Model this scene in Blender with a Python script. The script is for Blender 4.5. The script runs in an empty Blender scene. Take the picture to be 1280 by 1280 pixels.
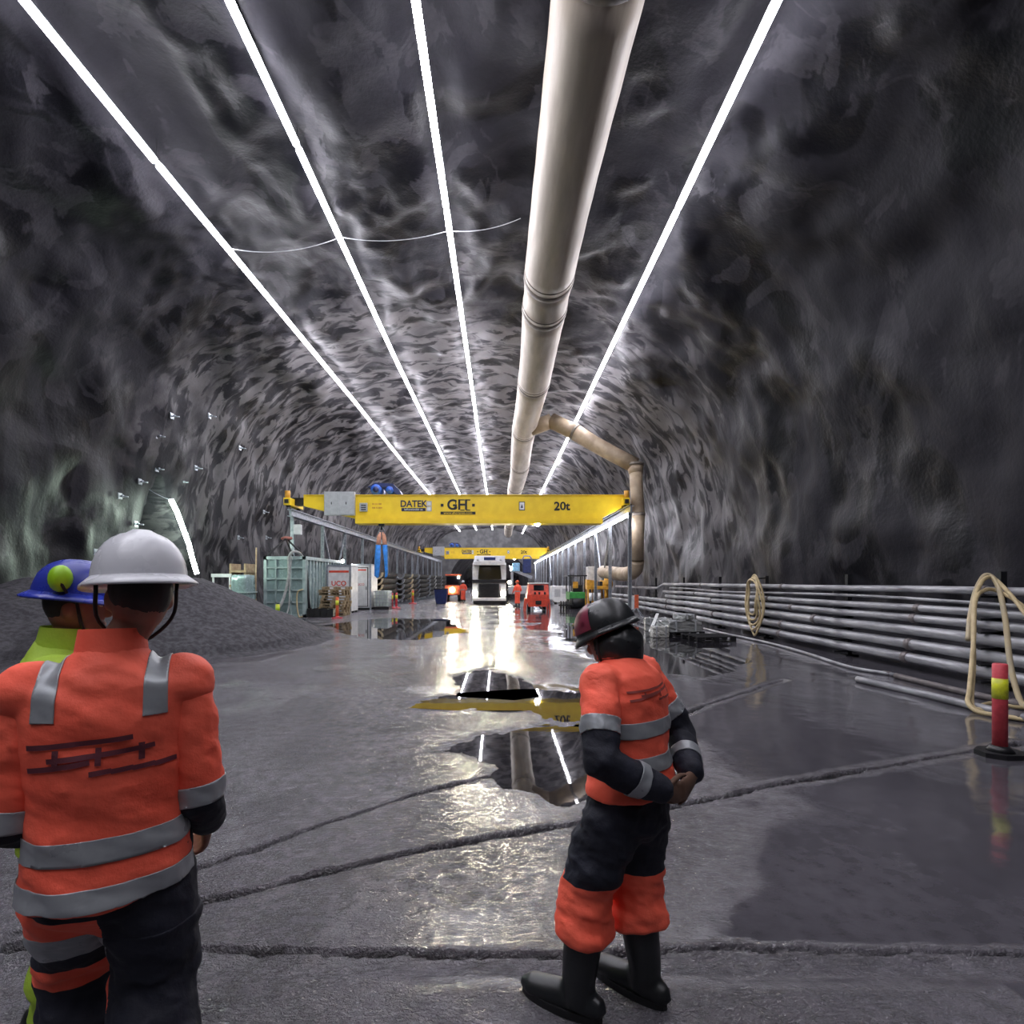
import bpy, bmesh, math, random
import numpy as np
from mathutils import Vector, Matrix
from mathutils.bvhtree import BVHTree
random.seed(7)
SC = bpy.context.scene
COL = SC.collection
F, CX, CY, EYE = 680.0, 625.0, 726.0, 1.75      # focal length and vanishing point in pixels of the 1280 frame, eye height in metres
# ---------------------------------------------------------------- camera, world, exposure
cam_d = bpy.data.cameras.new('camera'); cam = bpy.data.objects.new('camera', cam_d); COL.objects.link(cam)
cam.location = (0, 0, EYE); cam.rotation_euler = (math.pi/2, 0, 0)
cam_d.sensor_width = 36; cam_d.lens = 36*F/1280
cam_d.shift_x = (640-CX)/1280; cam_d.shift_y = (CY-640)/1280
cam_d.clip_start = .05; cam_d.clip_end = 500
SC.camera = cam
w = bpy.data.worlds.new('world'); SC.world = w; w.use_nodes = True
w.node_tree.nodes['Background'].inputs[0].default_value = (.5, .52, .6, 1)
w.node_tree.nodes['Background'].inputs[1].default_value = .004
SC.view_settings.view_transform = 'Standard'; SC.view_settings.look = 'None'
SC.view_settings.gamma = 1; SC.view_settings.use_curve_mapping = False
SC.view_settings.exposure = 1.02
TUBE_POWER = 26.0
SC.cycles.use_denoising = True
SC.cycles.max_bounces = 6; SC.cycles.sample_clamp_indirect = 6

# ---------------------------------------------------------------- helpers
def at(px, py, Y):                      # the point at distance Y that the photograph shows at a pixel
    return Vector(((px-CX)/F*Y, Y, EYE-(py-CY)/F*Y))
def ground(px, py):
    Y = EYE*F/(py-CY); return Vector(((px-CX)/F*Y, Y, 0))

def thing(name, label, cat, loc=(0, 0, 0), rz=0, group=None):
    o = bpy.data.objects.new(name, None); COL.objects.link(o); o.empty_display_size = .2
    o.location = loc; o.rotation_euler = (0, 0, rz)
    o['label'] = label; o['category'] = cat
    if group: o['group'] = group
    return o
def tag(o, label, cat, group=None, kind=None):
    if label: o['label'] = label
    if cat: o['category'] = cat
    if group: o['group'] = group
    if kind: o['kind'] = kind
    return o
def link(name, me, parent=None, loc=None):
    o = bpy.data.objects.new(name, me); COL.objects.link(o)
    if parent: o.parent = parent
    if loc is not None: o.location = loc
    return o
def copy_tree(o, parent=None):
    c = o.copy(); COL.objects.link(c); c.parent = parent
    for ch in o.children: copy_tree(ch, c)
    return c

class MB:                               # gathers shapes into one mesh
    def __init__(s, off=(0, 0, 0)): s.v = []; s.f = []; s.m = []; s.off = Vector(off); s.sm = []
    def add(s, vs, fs, mi=0, smooth=False):
        n = len(s.v); s.v += [tuple(Vector(p)-s.off) for p in vs]
        s.f += [tuple(i+n for i in f) for f in fs]; s.m += [mi]*len(fs); s.sm += [smooth]*len(fs); return s
    def box(s, c, d, rot=None, mi=0, bev=0):
        c = Vector(c); hx, hy, hz = d[0]/2, d[1]/2, d[2]/2
        R = rot if rot is not None else Matrix.Identity(3)
        b = min(bev, hx*.9, hy*.9, hz*.9)
        if b <= 0:
            vs = [c+R @ Vector((x, y, z)) for x in (-hx, hx) for y in (-hy, hy) for z in (-hz, hz)]
            return s.add(vs, [(0, 1, 3, 2), (4, 6, 7, 5), (0, 4, 5, 1), (2, 3, 7, 6), (0, 2, 6, 4), (1, 5, 7, 3)], mi)
        bm = bmesh.new(); bmesh.ops.create_cube(bm, size=1)
        for v in bm.verts: v.co = Vector((v.co.x*2*hx, v.co.y*2*hy, v.co.z*2*hz))
        bmesh.ops.bevel(bm, geom=list(bm.edges), offset=b, segments=2, affect='EDGES', profile=.6)
        bm.verts.index_update()
        vs = [c+R @ v.co for v in bm.verts]; fs = [tuple(v.index for v in f.verts) for f in bm.faces]
        bm.free(); return s.add(vs, fs, mi)
    def b2(s, a, b, mi=0, bev=0):      # box by two corners
        return s.box([(a[i]+b[i])/2 for i in range(3)], [abs(b[i]-a[i]) for i in range(3)], None, mi, bev)
    def bar(s, a, b, wd, hd=None, mi=0, up=(0, 0, 1)):
        a = Vector(a); b = Vector(b); t = (b-a).normalized(); u = Vector(up)
        if abs(t.dot(u)) > .98: u = Vector((0, 1, 0))
        x = t.cross(u).normalized(); z = x.cross(t)
        R = Matrix((x, t, z)).transposed()
        return s.box((a+b)/2, (wd, (b-a).length, hd or wd), R, mi)
    def loft(s, pts, rads, seg=12, cap=True, side=None, mi=0, smooth=True, dome=False):
        pts = [Vector(p) for p in pts]; n = len(pts); rings = []; prev = None; vs = []; fs = []
        for i, p in enumerate(pts):
            t = (pts[min(i+1, n-1)]-pts[max(i-1, 0)]).normalized()
            if prev is None:
                r = Vector(side) if side else (Vector((1, 0, 0)) if abs(t.x) < .9 else Vector((0, 1, 0)))
            else: r = prev
            r = (r-t*r.dot(t)).normalized(); prev = r; q = t.cross(r)
            ra, rb = rads[i] if isinstance(rads[i], (tuple, list)) else (rads[i], rads[i])
            for k in range(seg):
                a = 2*math.pi*k/seg; vs.append(p+r*(ra*math.cos(a))+q*(rb*math.sin(a)))
        for i in range(n-1):
            for k in range(seg):
                k2 = (k+1) % seg; fs.append((i*seg+k, i*seg+k2, (i+1)*seg+k2, (i+1)*seg+k))
        if cap:
            r0 = rads[0] if not isinstance(rads[0], (tuple, list)) else min(rads[0]); r1 = rads[-1] if not isinstance(rads[-1], (tuple, list)) else min(rads[-1])
            d0 = (pts[0]-pts[1]).normalized()*(r0*.8 if dome else 0); d1 = (pts[-1]-pts[-2]).normalized()*(r1*.8 if dome else 0)
            vs.append(pts[0]+d0); vs.append(pts[-1]+d1); a = len(vs)-2; b = len(vs)-1
            for k in range(seg):
                k2 = (k+1) % seg; fs.append((a, k2, k)); fs.append((b, (n-1)*seg+k, (n-1)*seg+k2))
        return s.add(vs, fs, mi, smooth)
    def cyl(s, a, b, r, r2=None, seg=12, mi=0, cap=True):
        return s.loft([a, b], [r, r if r2 is None else r2], seg, cap, None, mi)
    def tube(s, pts, r, seg=8, mi=0): return s.loft(pts, [r]*len(pts), seg, True, None, mi)
    def ell(s, c, r, seg=16, rng=10, mi=0):
        c = Vector(c); zs = [math.cos(math.pi*i/rng) for i in range(rng+1)]
        vs = []; fs = []
        for i in range(rng+1):
            ph = math.pi*i/rng
            for k in range(seg):
                a = 2*math.pi*k/seg
                vs.append(c+Vector((r[0]*math.sin(ph)*math.cos(a), r[1]*math.sin(ph)*math.sin(a), r[2]*math.cos(ph))))
        for i in range(rng):
            for k in range(seg):
                k2 = (k+1) % seg; fs.append((i*seg+k, (i+1)*seg+k, (i+1)*seg+k2, i*seg+k2))
        return s.add(vs, fs, mi, True)
    def prism(s, poly, d, mi=0):        # poly: 3D outline, d: extrusion vector
        poly = [Vector(p) for p in poly]; d = Vector(d); n = len(poly)
        fs = [tuple(range(n-1, -1, -1)), tuple(range(n, 2*n))]+[(i, (i+1) % n, n+(i+1) % n, n+i) for i in range(n)]
        return s.add(poly+[p+d for p in poly], fs, mi)
    def mesh(s, name='mesh', mats=()):
        me = bpy.data.meshes.new(name); me.from_pydata(s.v, [], s.f)
        me.polygons.foreach_set('material_index', s.m); me.polygons.foreach_set('use_smooth', s.sm)
        for m in (mats if isinstance(mats, (list, tuple)) else [mats]): me.materials.append(m)
        bm = bmesh.new(); bm.from_mesh(me); bmesh.ops.recalc_face_normals(bm, faces=bm.faces); bm.to_mesh(me); bm.free()
        me.update(); return me
    def build(s, name, mats, parent=None): return link(name, s.mesh(name, mats), parent)

def smooth_path(pts, n=8):              # Catmull-Rom through the points
    P = [Vector(p) for p in pts]; P = [2*P[0]-P[1]]+P+[2*P[-1]-P[-2]]; out = []
    for i in range(1, len(P)-2):
        for k in range(n):
            t = k/n; a, b, c, d = P[i-1:i+3]
            out.append(.5*((2*b)+(c-a)*t+(2*a-5*b+4*c-d)*t*t+(3*b-a-3*c+d)*t**3))
    out.append(P[-2]); return out

# noise -----------------------------------------------------------
_rng = np.random.default_rng(11); _perm = _rng.permutation(512); _val = _rng.uniform(-1, 1, 512)
def vnoise(x, y, z):
    xi, yi, zi = np.floor(x).astype(int), np.floor(y).astype(int), np.floor(z).astype(int)
    fx, fy, fz = x-xi, y-yi, z-zi
    fx, fy, fz = [f*f*f*(f*(f*6-15)+10) for f in (fx, fy, fz)]
    def h(i, j, k): return _val[(_perm[(_perm[(_perm[i & 511]+j) & 511]+k) & 511])]
    def L(a, b, t): return a+(b-a)*t
    return L(L(L(h(xi, yi, zi), h(xi+1, yi, zi), fx), L(h(xi, yi+1, zi), h(xi+1, yi+1, zi), fx), fy),
             L(L(h(xi, yi, zi+1), h(xi+1, yi, zi+1), fx), L(h(xi, yi+1, zi+1), h(xi+1, yi+1, zi+1), fx), fy), fz)
def fbm(x, y, z, oct=4, lac=2.03, gain=.5):
    s = 0; a = 1; n = 0
    for _ in range(oct):
        s = s+a*vnoise(x, y, z); n += a; a *= gain; x = x*lac+17.3; y = y*lac+5.1; z = z*lac+9.7
    return s/n
def grid_mesh(name, V, mat, attr=None):
    R, C = V.shape[:2]; me = bpy.data.meshes.new(name)
    me.vertices.add(R*C); me.vertices.foreach_set('co', V.reshape(-1).astype(np.float32))
    i = np.arange((R-1)*(C-1)); r = i//(C-1); c = i % (C-1); a = r*C+c
    q = np.stack([a, a+1, a+C+1, a+C], 1).reshape(-1)
    me.loops.add(len(q)); me.loops.foreach_set('vertex_index', q.astype(np.int32))
    me.polygons.add(len(i)); me.polygons.foreach_set('loop_start', (i*4).astype(np.int32))
    me.update(calc_edges=True)
    me.polygons.foreach_set('use_smooth', np.ones(len(i), bool))
    if attr is not None:
        for k, vv in attr.items():
            at_ = me.attributes.new(k, 'FLOAT', 'POINT'); at_.data.foreach_set('value', vv.reshape(-1).astype(np.float32))
    me.materials.append(mat); me.validate(); return me

# ---------------------------------------------------------------- materials
def nodes(name):
    m = bpy.data.materials.new(name); m.use_nodes = True; nt = m.node_tree
    return m, nt, nt.nodes['Principled BSDF'], nt.nodes.new('ShaderNodeTexCoord')
def noise(nt, vec, scale, detail=4, dist=0, rough=.55):
    n = nt.nodes.new('ShaderNodeTexNoise'); n.inputs['Scale'].default_value = scale; n.inputs['Detail'].default_value = detail
    n.inputs['Distortion'].default_value = dist; n.inputs['Roughness'].default_value = rough
    nt.links.new(vec, n.inputs['Vector']); return n.outputs['Fac']
def mapping(nt, vec, sc, rot=(0, 0, 0)):
    n = nt.nodes.new('ShaderNodeMapping'); n.inputs['Scale'].default_value = sc; n.inputs['Rotation'].default_value = rot
    nt.links.new(vec, n.inputs['Vector']); return n.outputs[0]
def rng(nt, fac, a, b, c=0., d=1., smooth=True):
    n = nt.nodes.new('ShaderNodeMapRange'); n.interpolation_type = 'SMOOTHSTEP' if smooth else 'LINEAR'
    for i, v in enumerate((a, b, c, d)): n.inputs[i+1].default_value = v
    nt.links.new(fac, n.inputs[0]); return n.outputs[0]
def mixc(nt, fac, a, b):
    n = nt.nodes.new('ShaderNodeMix'); n.data_type = 'RGBA'
    if isinstance(fac, float): n.inputs[0].default_value = fac
    else: nt.links.new(fac, n.inputs[0])
    for i, v in ((6, a), (7, b)):
        if isinstance(v, tuple): n.inputs[i].default_value = (*v, 1)
        else: nt.links.new(v, n.inputs[i])
    return n.outputs[2]
def math_(nt, op, a, b):
    n = nt.nodes.new('ShaderNodeMath'); n.operation = op
    for i, v in enumerate((a, b)):
        if isinstance(v, (int, float)): n.inputs[i].default_value = v
        else: nt.links.new(v, n.inputs[i])
    return n.outputs[0]
def bump(nt, bs, h, strength, dist, prev=None):
    n = nt.nodes.new('ShaderNodeBump')
    if isinstance(strength, (int, float)): n.inputs['Strength'].default_value = strength
    else: nt.links.new(strength, n.inputs['Strength'])
    n.inputs['Distance'].default_value = dist; nt.links.new(h, n.inputs['Height'])
    if prev: nt.links.new(prev, n.inputs['Normal'])
    nt.links.new(n.outputs[0], bs.inputs['Normal']); return n.outputs[0]
def M(name, col, rough=.5, metal=0, col2=None, scale=6, bmp=0, bscale=40, spec=.5, stretch=None):
    m, nt, bs, tc = nodes(name); v = tc.outputs['Object']
    if stretch: v = mapping(nt, v, stretch)
    c2 = col2 or tuple(c*.72 for c in col)
    f = noise(nt, v, scale, 5)
    nt.links.new(mixc(nt, rng(nt, f, .35, .65), col, c2), bs.inputs['Base Color'])
    nt.links.new(rng(nt, f, .3, .7, max(rough-.08, .02), min(rough+.08, 1)), bs.inputs['Roughness'])
    bs.inputs['Metallic'].default_value = metal; bs.inputs['Specular IOR Level'].default_value = spec
    if bmp: bump(nt, bs, noise(nt, v, bscale, 4), bmp, .01)
    return m
def EM(name, col, power):
    m, nt, bs, tc = nodes(name)
    bs.inputs['Base Color'].default_value = (.8, .8, .8, 1); bs.inputs['Emission Color'].default_value = (*col, 1)
    bs.inputs['Emission Strength'].default_value = power; return m

def rock_material():
    m, nt, bs, tc = nodes('shotcrete_rock'); v = tc.outputs['Object']
    p1 = noise(nt, mapping(nt, v, (.5, .4, .2)), .75, 4, 1.0)       # big damp patches, drawn out downwards
    p2 = noise(nt, mapping(nt, v, (1.2, .8, .4), (0, .5, .3)), .75, 4, .9)
    p3 = noise(nt, v, 5, 6, .5)
    a = rng(nt, p1, .47, .52); b = rng(nt, p2, .53, .57)
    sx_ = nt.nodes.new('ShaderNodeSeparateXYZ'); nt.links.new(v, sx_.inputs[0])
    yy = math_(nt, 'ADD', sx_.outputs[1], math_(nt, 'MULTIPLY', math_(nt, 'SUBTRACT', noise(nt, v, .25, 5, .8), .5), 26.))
    pale_far = math_(nt, 'MULTIPLY', rng(nt, yy, 19., 27.), rng(nt, sx_.outputs[2], 2., 7., .45, 1.))   # rock colour turns paler further in, most on the roof
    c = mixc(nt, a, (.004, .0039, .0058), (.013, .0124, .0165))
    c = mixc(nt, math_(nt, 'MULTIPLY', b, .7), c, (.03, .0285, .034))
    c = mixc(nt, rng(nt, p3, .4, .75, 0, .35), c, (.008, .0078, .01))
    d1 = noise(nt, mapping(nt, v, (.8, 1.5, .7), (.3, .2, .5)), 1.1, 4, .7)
    c = mixc(nt, math_(nt, 'MULTIPLY', pale_far, rng(nt, d1, .45, .54, .06, 1.)), c, (.12, .113, .118))
    nt.links.new(c, bs.inputs['Base Color'])
    nt.links.new(rng(nt, p1, .42, .6, .42, .68), bs.inputs['Roughness'])
    bs.inputs['Specular IOR Level'].default_value = .16
    n1 = bump(nt, bs, noise(nt, v, 1.1, 3, .2), .22, .2)
    bump(nt, bs, noise(nt, v, 14, 5), .3, .03, n1)
    return m
def floor_material():
    m, nt, bs, tc = nodes('wet_concrete'); v = tc.outputs['Object']
    at_ = nt.nodes.new('ShaderNodeAttribute'); at_.attribute_name = 'grit'; g = at_.outputs['Fac']
    p1 = noise(nt, v, .7, 5, .8); p2 = noise(nt, v, 9, 6)
    c = mixc(nt, rng(nt, p1, .38, .62), (.13, .122, .142), (.185, .174, .2))
    c = mixc(nt, rng(nt, p2, .35, .75, 0, .6), c, (.06, .057, .065))
    mu = nt.nodes.new('ShaderNodeAttribute'); mu.attribute_name = 'rut_tone'
    c = mixc(nt, mu.outputs['Fac'], c, (.01, .0095, .011))  # floor colour goes darker inside the ruts
    c = mixc(nt, rng(nt, g, .15, .7, .62, 0.), c, (.022, .021, .025))
    nt.links.new(c, bs.inputs['Base Color'])
    r = rng(nt, p2, .35, .65, .1, .19)
    r2 = math_(nt, 'MULTIPLY', r, rng(nt, g, .1, .8, .4, 1.05))
    nt.links.new(r2, bs.inputs['Roughness']); bs.inputs['Specular IOR Level'].default_value = .95
    n1 = bump(nt, bs, noise(nt, mapping(nt, v, (1, 1.6, 1)), 38, 4, .7), rng(nt, g, .06, .6, .012, 1.), .05)
    bump(nt, bs, noise(nt, v, 120, 3), rng(nt, g, .06, .6, .02, .7), .008, n1)
    return m

ROCK = rock_material(); FLOOR = floor_material()
SHOT = M('pale_shotcrete', (.2, .2, .205), .8, 0, (.12, .12, .125), .8, 1., 1.5)
TUBE = EM('tube_light', (.93, .915, 1), TUBE_POWER)
TUBEG = EM('tube_light_greenish', (.8, 1, .84), 45)
YEL = M('crane_yellow', (.85, .6, .025), .42, 0, (.78, .53, .02), 2, .08, 12)
YELD = M('machine_yellow', (.7, .36, .03), .5, 0, (.5, .24, .03), 5)
INK = M('black_paint', (.012, .012, .014), .5)
NAVYINK = M('dark_blue_print', (.02, .022, .06), .5)
GREYP = M('grey_cabinet_paint', (.42, .43, .45), .45, 0, (.36, .37, .39), 5)
GALV = M('galvanised_steel', (.42, .45, .5), .38, .75, (.3, .33, .37), 7)
STEEL = M('painted_steel_grey', (.36, .39, .43), .45, .3, (.27, .3, .33), 5)
DARK = M('dark_metal', (.025, .026, .03), .45, .4)
BLACKP = M('black_plastic', (.012, .012, .014), .4)
WHITE = M('white_paint', (.72, .73, .74), .4, 0, (.6, .61, .62), 4)
WHITEP = M('off_white_sheet', (.55, .54, .5), .6, 0, (.4, .39, .36), 3, .4, 9)
RED = M('red_paint', (.75, .08, .04), .42, 0, (.55, .06, .035), 7)
ORANGE = M('orange_plastic', (.85, .16, .06), .5)
PINKR = M('faded_red_plastic', (.62, .07, .09), .5, 0, (.5, .05, .065), 14)
YREFL = M('yellow_reflective_film', (.65, .68, .03), .35, 0, (.5, .52, .03), 20)
BLUE = M('blue_paint', (.03, .13, .62), .4); BLUED = M('dark_blue_paint', (.015, .03, .13), .4)
BLUEL = M('light_blue_panel', (.3, .6, .85), .4)
GREEN = M('green_paint', (.04, .3, .06), .45, 0, (.03, .2, .045), 6)
DUCT = M('beige_duct_fabric', (.46, .4, .32), .5, 0, (.36, .31, .25), 1.3, .5, 4, stretch=(2, .35, 2))
DUCTB = M('tan_duct_fabric', (.42, .33, .23), .55, 0, (.3, .23, .16), 2, .4, 6)
DBAND = M('duct_joint_band', (.2, .17, .14), .5)
PIPE = M('grey_pipe', (.36, .36, .38), .42, .25, (.17, .17, .185), 3, .3, 20, stretch=(3, .5, 3))
PIPED = M('pipe_coupling', (.16, .14, .14), .55, .3)
HOSE = M('tan_hose', (.5, .4, .22), .5, 0, (.4, .31, .17), 9)
HOSEG = M('grey_hose', (.4, .41, .4), .5)
WOOD = M('pallet_wood', (.42, .33, .2), .75, 0, (.3, .22, .13), 5, .4, 30)
CREAM = M('cream_rim', (.6, .5, .33), .55)
PGREEN = M('pale_green_steel', (.38, .47, .47), .4, .1, (.3, .38, .38), 4)
PANELG = M('pale_green_panel', (.3, .4, .4), .25, .2, (.23, .31, .31), 3, .5, 3)
GRAVEL = M('dark_gravel', (.05, .048, .056), .85, 0, (.025, .024, .028), 9, 1., 25)
GLASS = M('dark_windscreen', (.008, .009, .012), .1, 0, None, 6, 0, 40, .2)
TYRE = M('tyre_rubber', (.015, .015, .016), .75)
CLEARP = M('translucent_tank', (.55, .62, .58), .35, 0, (.45, .52, .49), 3)
HEAD = EM('headlamp', (1, .94, .7), 55); LAMPW = EM('work_lamp', (1, 1, .96), 60); LAMPY = EM('warm_work_lamp', (1, .82, .5), 60)
SLORANGE = M('orange_sling', (.9, .42, .28), .6); SLBLUE = M('blue_sling', (.04, .3, .9), .6)
HIVIS = M('hivis_orange_fabric', (1., .15, .085), .72, 0, (.95, .12, .065), 5, .35, 35)
HIVISY = M('hivis_yellow_fabric', (.42, .62, .05), .72, 0, (.34, .52, .04), 5, .35, 35)
NAVY = M('navy_work_fabric', (.009, .011, .024), .75, 0, (.006, .007, .015), 6, .4, 40)
NAVYG = M('dark_green_work_fabric', (.02, .028, .014), .75)
REFL = M('silver_reflective_tape', (.36, .38, .4), .35, .2, (.3, .32, .34), 12)
SKIN = M('skin', (.3, .15, .1), .5, 0, (.26, .125, .085), 12)
GLOVE = M('brown_glove', (.16, .085, .055), .7)
RUBBER = M('black_rubber', (.014, .016, .018), .36, 0, (.01, .011, .012), 6)
HELMW = M('white_helmet_shell', (.72, .73, .77), .28, 0, (.66, .67, .71), 5)
HELMB = M('blue_helmet_shell', (.03, .05, .42), .3)
HELMK = M('black_helmet_shell', (.018, .02, .022), .33)
MAROON = M('maroon_helmet_panel', (.22, .03, .06), .35); VIOLET = M('violet_blue_helmet_panel', (.05, .04, .25), .35)
LIME = M('lime_earmuff', (.42, .8, .02), .4)
HAIR = M('dark_hair', (.012, .01, .009), .6)
EYEW = M('eye_white', (.6, .58, .55), .3)

# ---------------------------------------------------------------- the cavern
XC, WH, HH, NE = -2.5, 11.9, 12.5, 3.2
END = 112.0
def vault_z(x): return HH*(1-min(1, abs((x-XC)/WH))**NE)**(1/NE)
def wall_x(z, s): return XC+s*WH*(1-min(1, max(0, z)/HH)**NE)**(1/NE)

def cavern():
    th = np.linspace(0, math.pi, 900); u = -np.cos(th); 
    x = XC+WH*np.sign(u)*np.abs(u)**(2/NE); z = HH*np.sin(th).clip(0)**(2/NE)
    d = np.concatenate([[0], np.cumsum(np.hypot(np.diff(x), np.diff(z)))])
    n = 300; s = np.linspace(0, d[-1], n); px = np.interp(s, d, x); pz = np.interp(s, d, z)
    tx = np.gradient(px); tz = np.gradient(pz); L = np.hypot(tx, tz); nx, nz = tz/L, -tx/L          # inward normal
    rows = list(np.arange(-9, 3, .6)); y = 3.
    while y < END: rows.append(y); y += .13 if y < 28 else .13*(y/28)**1.35
    rows.append(END+.4); Y = np.array(rows)[:, None]; X = px[None, :]+0*Y; Z = pz[None, :]+0*Y; Yg = Y+0*X
    big = fbm(X*.17, Yg*.15, Z*.17, 3); mid = fbm(X*.5+9, Yg*.36, Z*.4, 3)
    rid = np.clip(fbm(X*.8+30, Yg*.8+.5*X, Z*.5, 2)*2.2, -1, 1)
    fine = fbm(X*2.2, Yg*2.2+7, Z*1.6, 3)
    top = np.clip((Z-8.5)/3, 0, 1)
    dsp = .6*big*(1-.45*top)+.26*mid+.1*rid+.02*fine
    dsp = np.minimum(dsp-.12, .2)
    # the side niche in the left wall
    left = X < -8
    zt = 6.1; cy = 22.0+(zt-Z).clip(0, 7)*.42; hw = (zt-Z).clip(0, 8)*.62+.01
    q = 1-np.abs(Yg+.22*mid-cy)/hw
    niche = np.clip(q*2.6, 0, 1)*left*(Z < zt)
    dsp = dsp*(1-.6*niche)-2.0*niche
    P = np.stack([X+dsp*nx, Yg, Z+dsp*nz], -1)
    P[:, 0, 2] = -.6; P[:, -1, 2] = -.6
    i1 = int(np.argmax(pz > 6.0)); i2 = n-1-int(np.argmax(pz[::-1] > 6.0))
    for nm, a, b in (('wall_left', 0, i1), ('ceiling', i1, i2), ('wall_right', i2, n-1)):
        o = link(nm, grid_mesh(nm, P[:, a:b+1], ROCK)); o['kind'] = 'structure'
    # end face with a smaller arched opening, and the dark gallery beyond it
    bm = MB(); k = 60; o1 = []; o2 = []
    for i in range(k+1):
        t = math.pi*i/k; c = -math.cos(t); s_ = max(0, math.sin(t))
        o1.append(((XC+13*math.copysign(abs(c)**(2/NE), c)), 13.6*s_**(2/NE)-.4))
        o2.append((XC+.2+8.2*math.copysign(abs(c)**(.8), c), 8.2*s_**.8-.3))
    for i in range(k):
        bm.add([(o1[i][0], END, o1[i][1]), (o1[i+1][0], END, o1[i+1][1]), (o2[i+1][0], END, o2[i+1][1]), (o2[i][0], END, o2[i][1])], [(0, 1, 2, 3)])
    o = bm.build('wall_end', SHOT); o['kind'] = 'structure'
    bm = MB()
    for i in range(k): bm.add([(o2[i][0], END, o2[i][1]), (o2[i+1][0], END, o2[i+1][1]), (o2[i+1][0], END+50, o2[i+1][1]), (o2[i][0], END+50, o2[i][1])], [(0, 1, 2, 3)], 0, True)
    bm.add([(p[0], END+50, p[1]) for p in o2], [tuple(range(k+1))])
    o = bm.build('wall_gallery', ROCK); o['kind'] = 'structure'
    bm = MB(); bm.b2((-17, -9.4, -.6), (13, -9, 14)); o = bm.build('wall_back', ROCK); o['kind'] = 'structure'
cavern()

# ---------------------------------------------------------------- the floor: ruts, hollows with water
def floor():
    xs = np.concatenate([np.arange(-15.5, -5, .16), np.arange(-5, 8.2, .026), np.arange(8.2, 11, .16)])
    rows = list(np.arange(-9.2, 1.9, .4)); y = 1.9
    while y < 165: rows.append(y); y += .0115 if y < 4.2 else max(.0115, .0115*(y/4.2)**1.45)
    ys = np.array(rows); X, Y = np.meshgrid(xs, ys); O = 0*X
    h = .008*fbm(X*.5, Y*.4, O, 3)+.004*fbm(X*2.1, Y*2.1, O+3, 4)
    # rough, trodden concrete on the left and in the middle; smoother on the right
    g = np.clip((3.2-X+.5*fbm(X*.7, Y*.7, O+5, 3)*3-.05*Y)/3.5, .06, 1)*np.clip(.65+1.1*fbm(X*.9, Y*.9, O+8, 3), .25, 1)
    wx = X+.05*fbm(X*3, Y*3, O+1, 4); wy = Y+.03*fbm(X*4.5, Y*4.5, O+2, 4)+.014*fbm(X*16, Y*16, O+3, 3)
    rut_tone = 0*X
    def rut(pix, w0, dep, lip=.004):
        nonlocal h, g, rut_tone
        w0 = w0*1.25
        P = [ground(*p) for p in pix]; best = np.full(X.shape, 9.)
        for a, b in zip(P, P[1:]):
            dx, dy = b.x-a.x, b.y-a.y; L = dx*dx+dy*dy
            t = np.clip(((wx-a.x)*dx+(wy-a.y)*dy)/L, 0, 1)
            best = np.minimum(best, np.hypot(wx-a.x-t*dx, wy-a.y-t*dy))
        ww = .85*w0*(1+.9*fbm(X*1.9, Y*1.9, O+4, 3))
        q_ = np.clip((1.15-best/ww)*2.2, 0, 1); h = h-dep*1.4*q_; rut_tone = np.maximum(rut_tone, .9*np.clip(q_*1.5, 0, 1))
        g = np.maximum(g, .8*np.exp(-(best/(w0*3))**2))
    rut([(-60, 1195), (130, 1128), (262, 1082), (350, 1050), (450, 1014), (550, 985), (628, 966)], .026, .05)
    rut([(-60, 1200), (130, 1155), (262, 1122), (400, 1092), (520, 1065), (620, 1045), (725, 1029), (860, 1004), (1000, 975), (1150, 950), (1280, 928)], .03, .055)
    rut([(-100, 1184), (275, 1187), (500, 1188), (720, 1194), (900, 1184), (1100, 1190), (1420, 1192)], .014, .045)
    rut([(840, 897), (900, 875), (978, 850)], .03, .04)
    # churned trough in front of the last joint
    tr = np.exp(-((Y-2.47-.03*fbm(X*2, Y*2, O+6, 3))/.07)**2); h = h-.012*tr+.012*tr*fbm(X*12, Y*14, O+7, 3); g = np.maximum(g, tr)
    nr = np.clip((2.42-Y)/.2, 0, 1); h = h+.006*nr*fbm(X*10, Y*12, O+9, 3); g = np.maximum(g, .9*nr*(X < 2.2))
    def hollow(pix, dep, soft=.28):
        nonlocal h
        P = np.array([[ground(*p).x, ground(*p).y] for p in pix]); ins = np.zeros(X.shape, bool); best = np.full(X.shape, 99.)
        qx = X+.3*fbm(X*1.6, Y*1.3, O+12, 5, gain=.62); qy = Y+.5*fbm(X*1.7, Y*1.1, O+14, 5, gain=.62)
        for (ax, ay), (bx, by) in zip(P, np.roll(P, -1, 0)):
            ins ^= ((ay > qy) != (by > qy)) & (qx < (bx-ax)*(qy-ay)/(by-ay+1e-9)+ax)
            dx, dy = bx-ax, by-ay; t = np.clip(((qx-ax)*dx+(qy-ay)*dy)/(dx*dx+dy*dy+1e-9), 0, 1)
            best = np.minimum(best, np.hypot(qx-ax-t*dx, qy-ay-t*dy))
        sd = np.where(ins, best, -best); h = h-dep*np.clip((sd+soft*.35)/soft, 0, 1)
    for P, dp, so in HOLLOWS: hollow(P, dp, so)
    h = h+.0035*g*np.clip(fbm(X*17, Y*19, O+21, 3), -1, 1)*(Y < 9)
    V = np.stack([X, Y, h], -1)
    o = link('floor', grid_mesh('floor', V, FLOOR, {'grit': g, 'rut_tone': rut_tone})); o['kind'] = 'structure'
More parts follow.
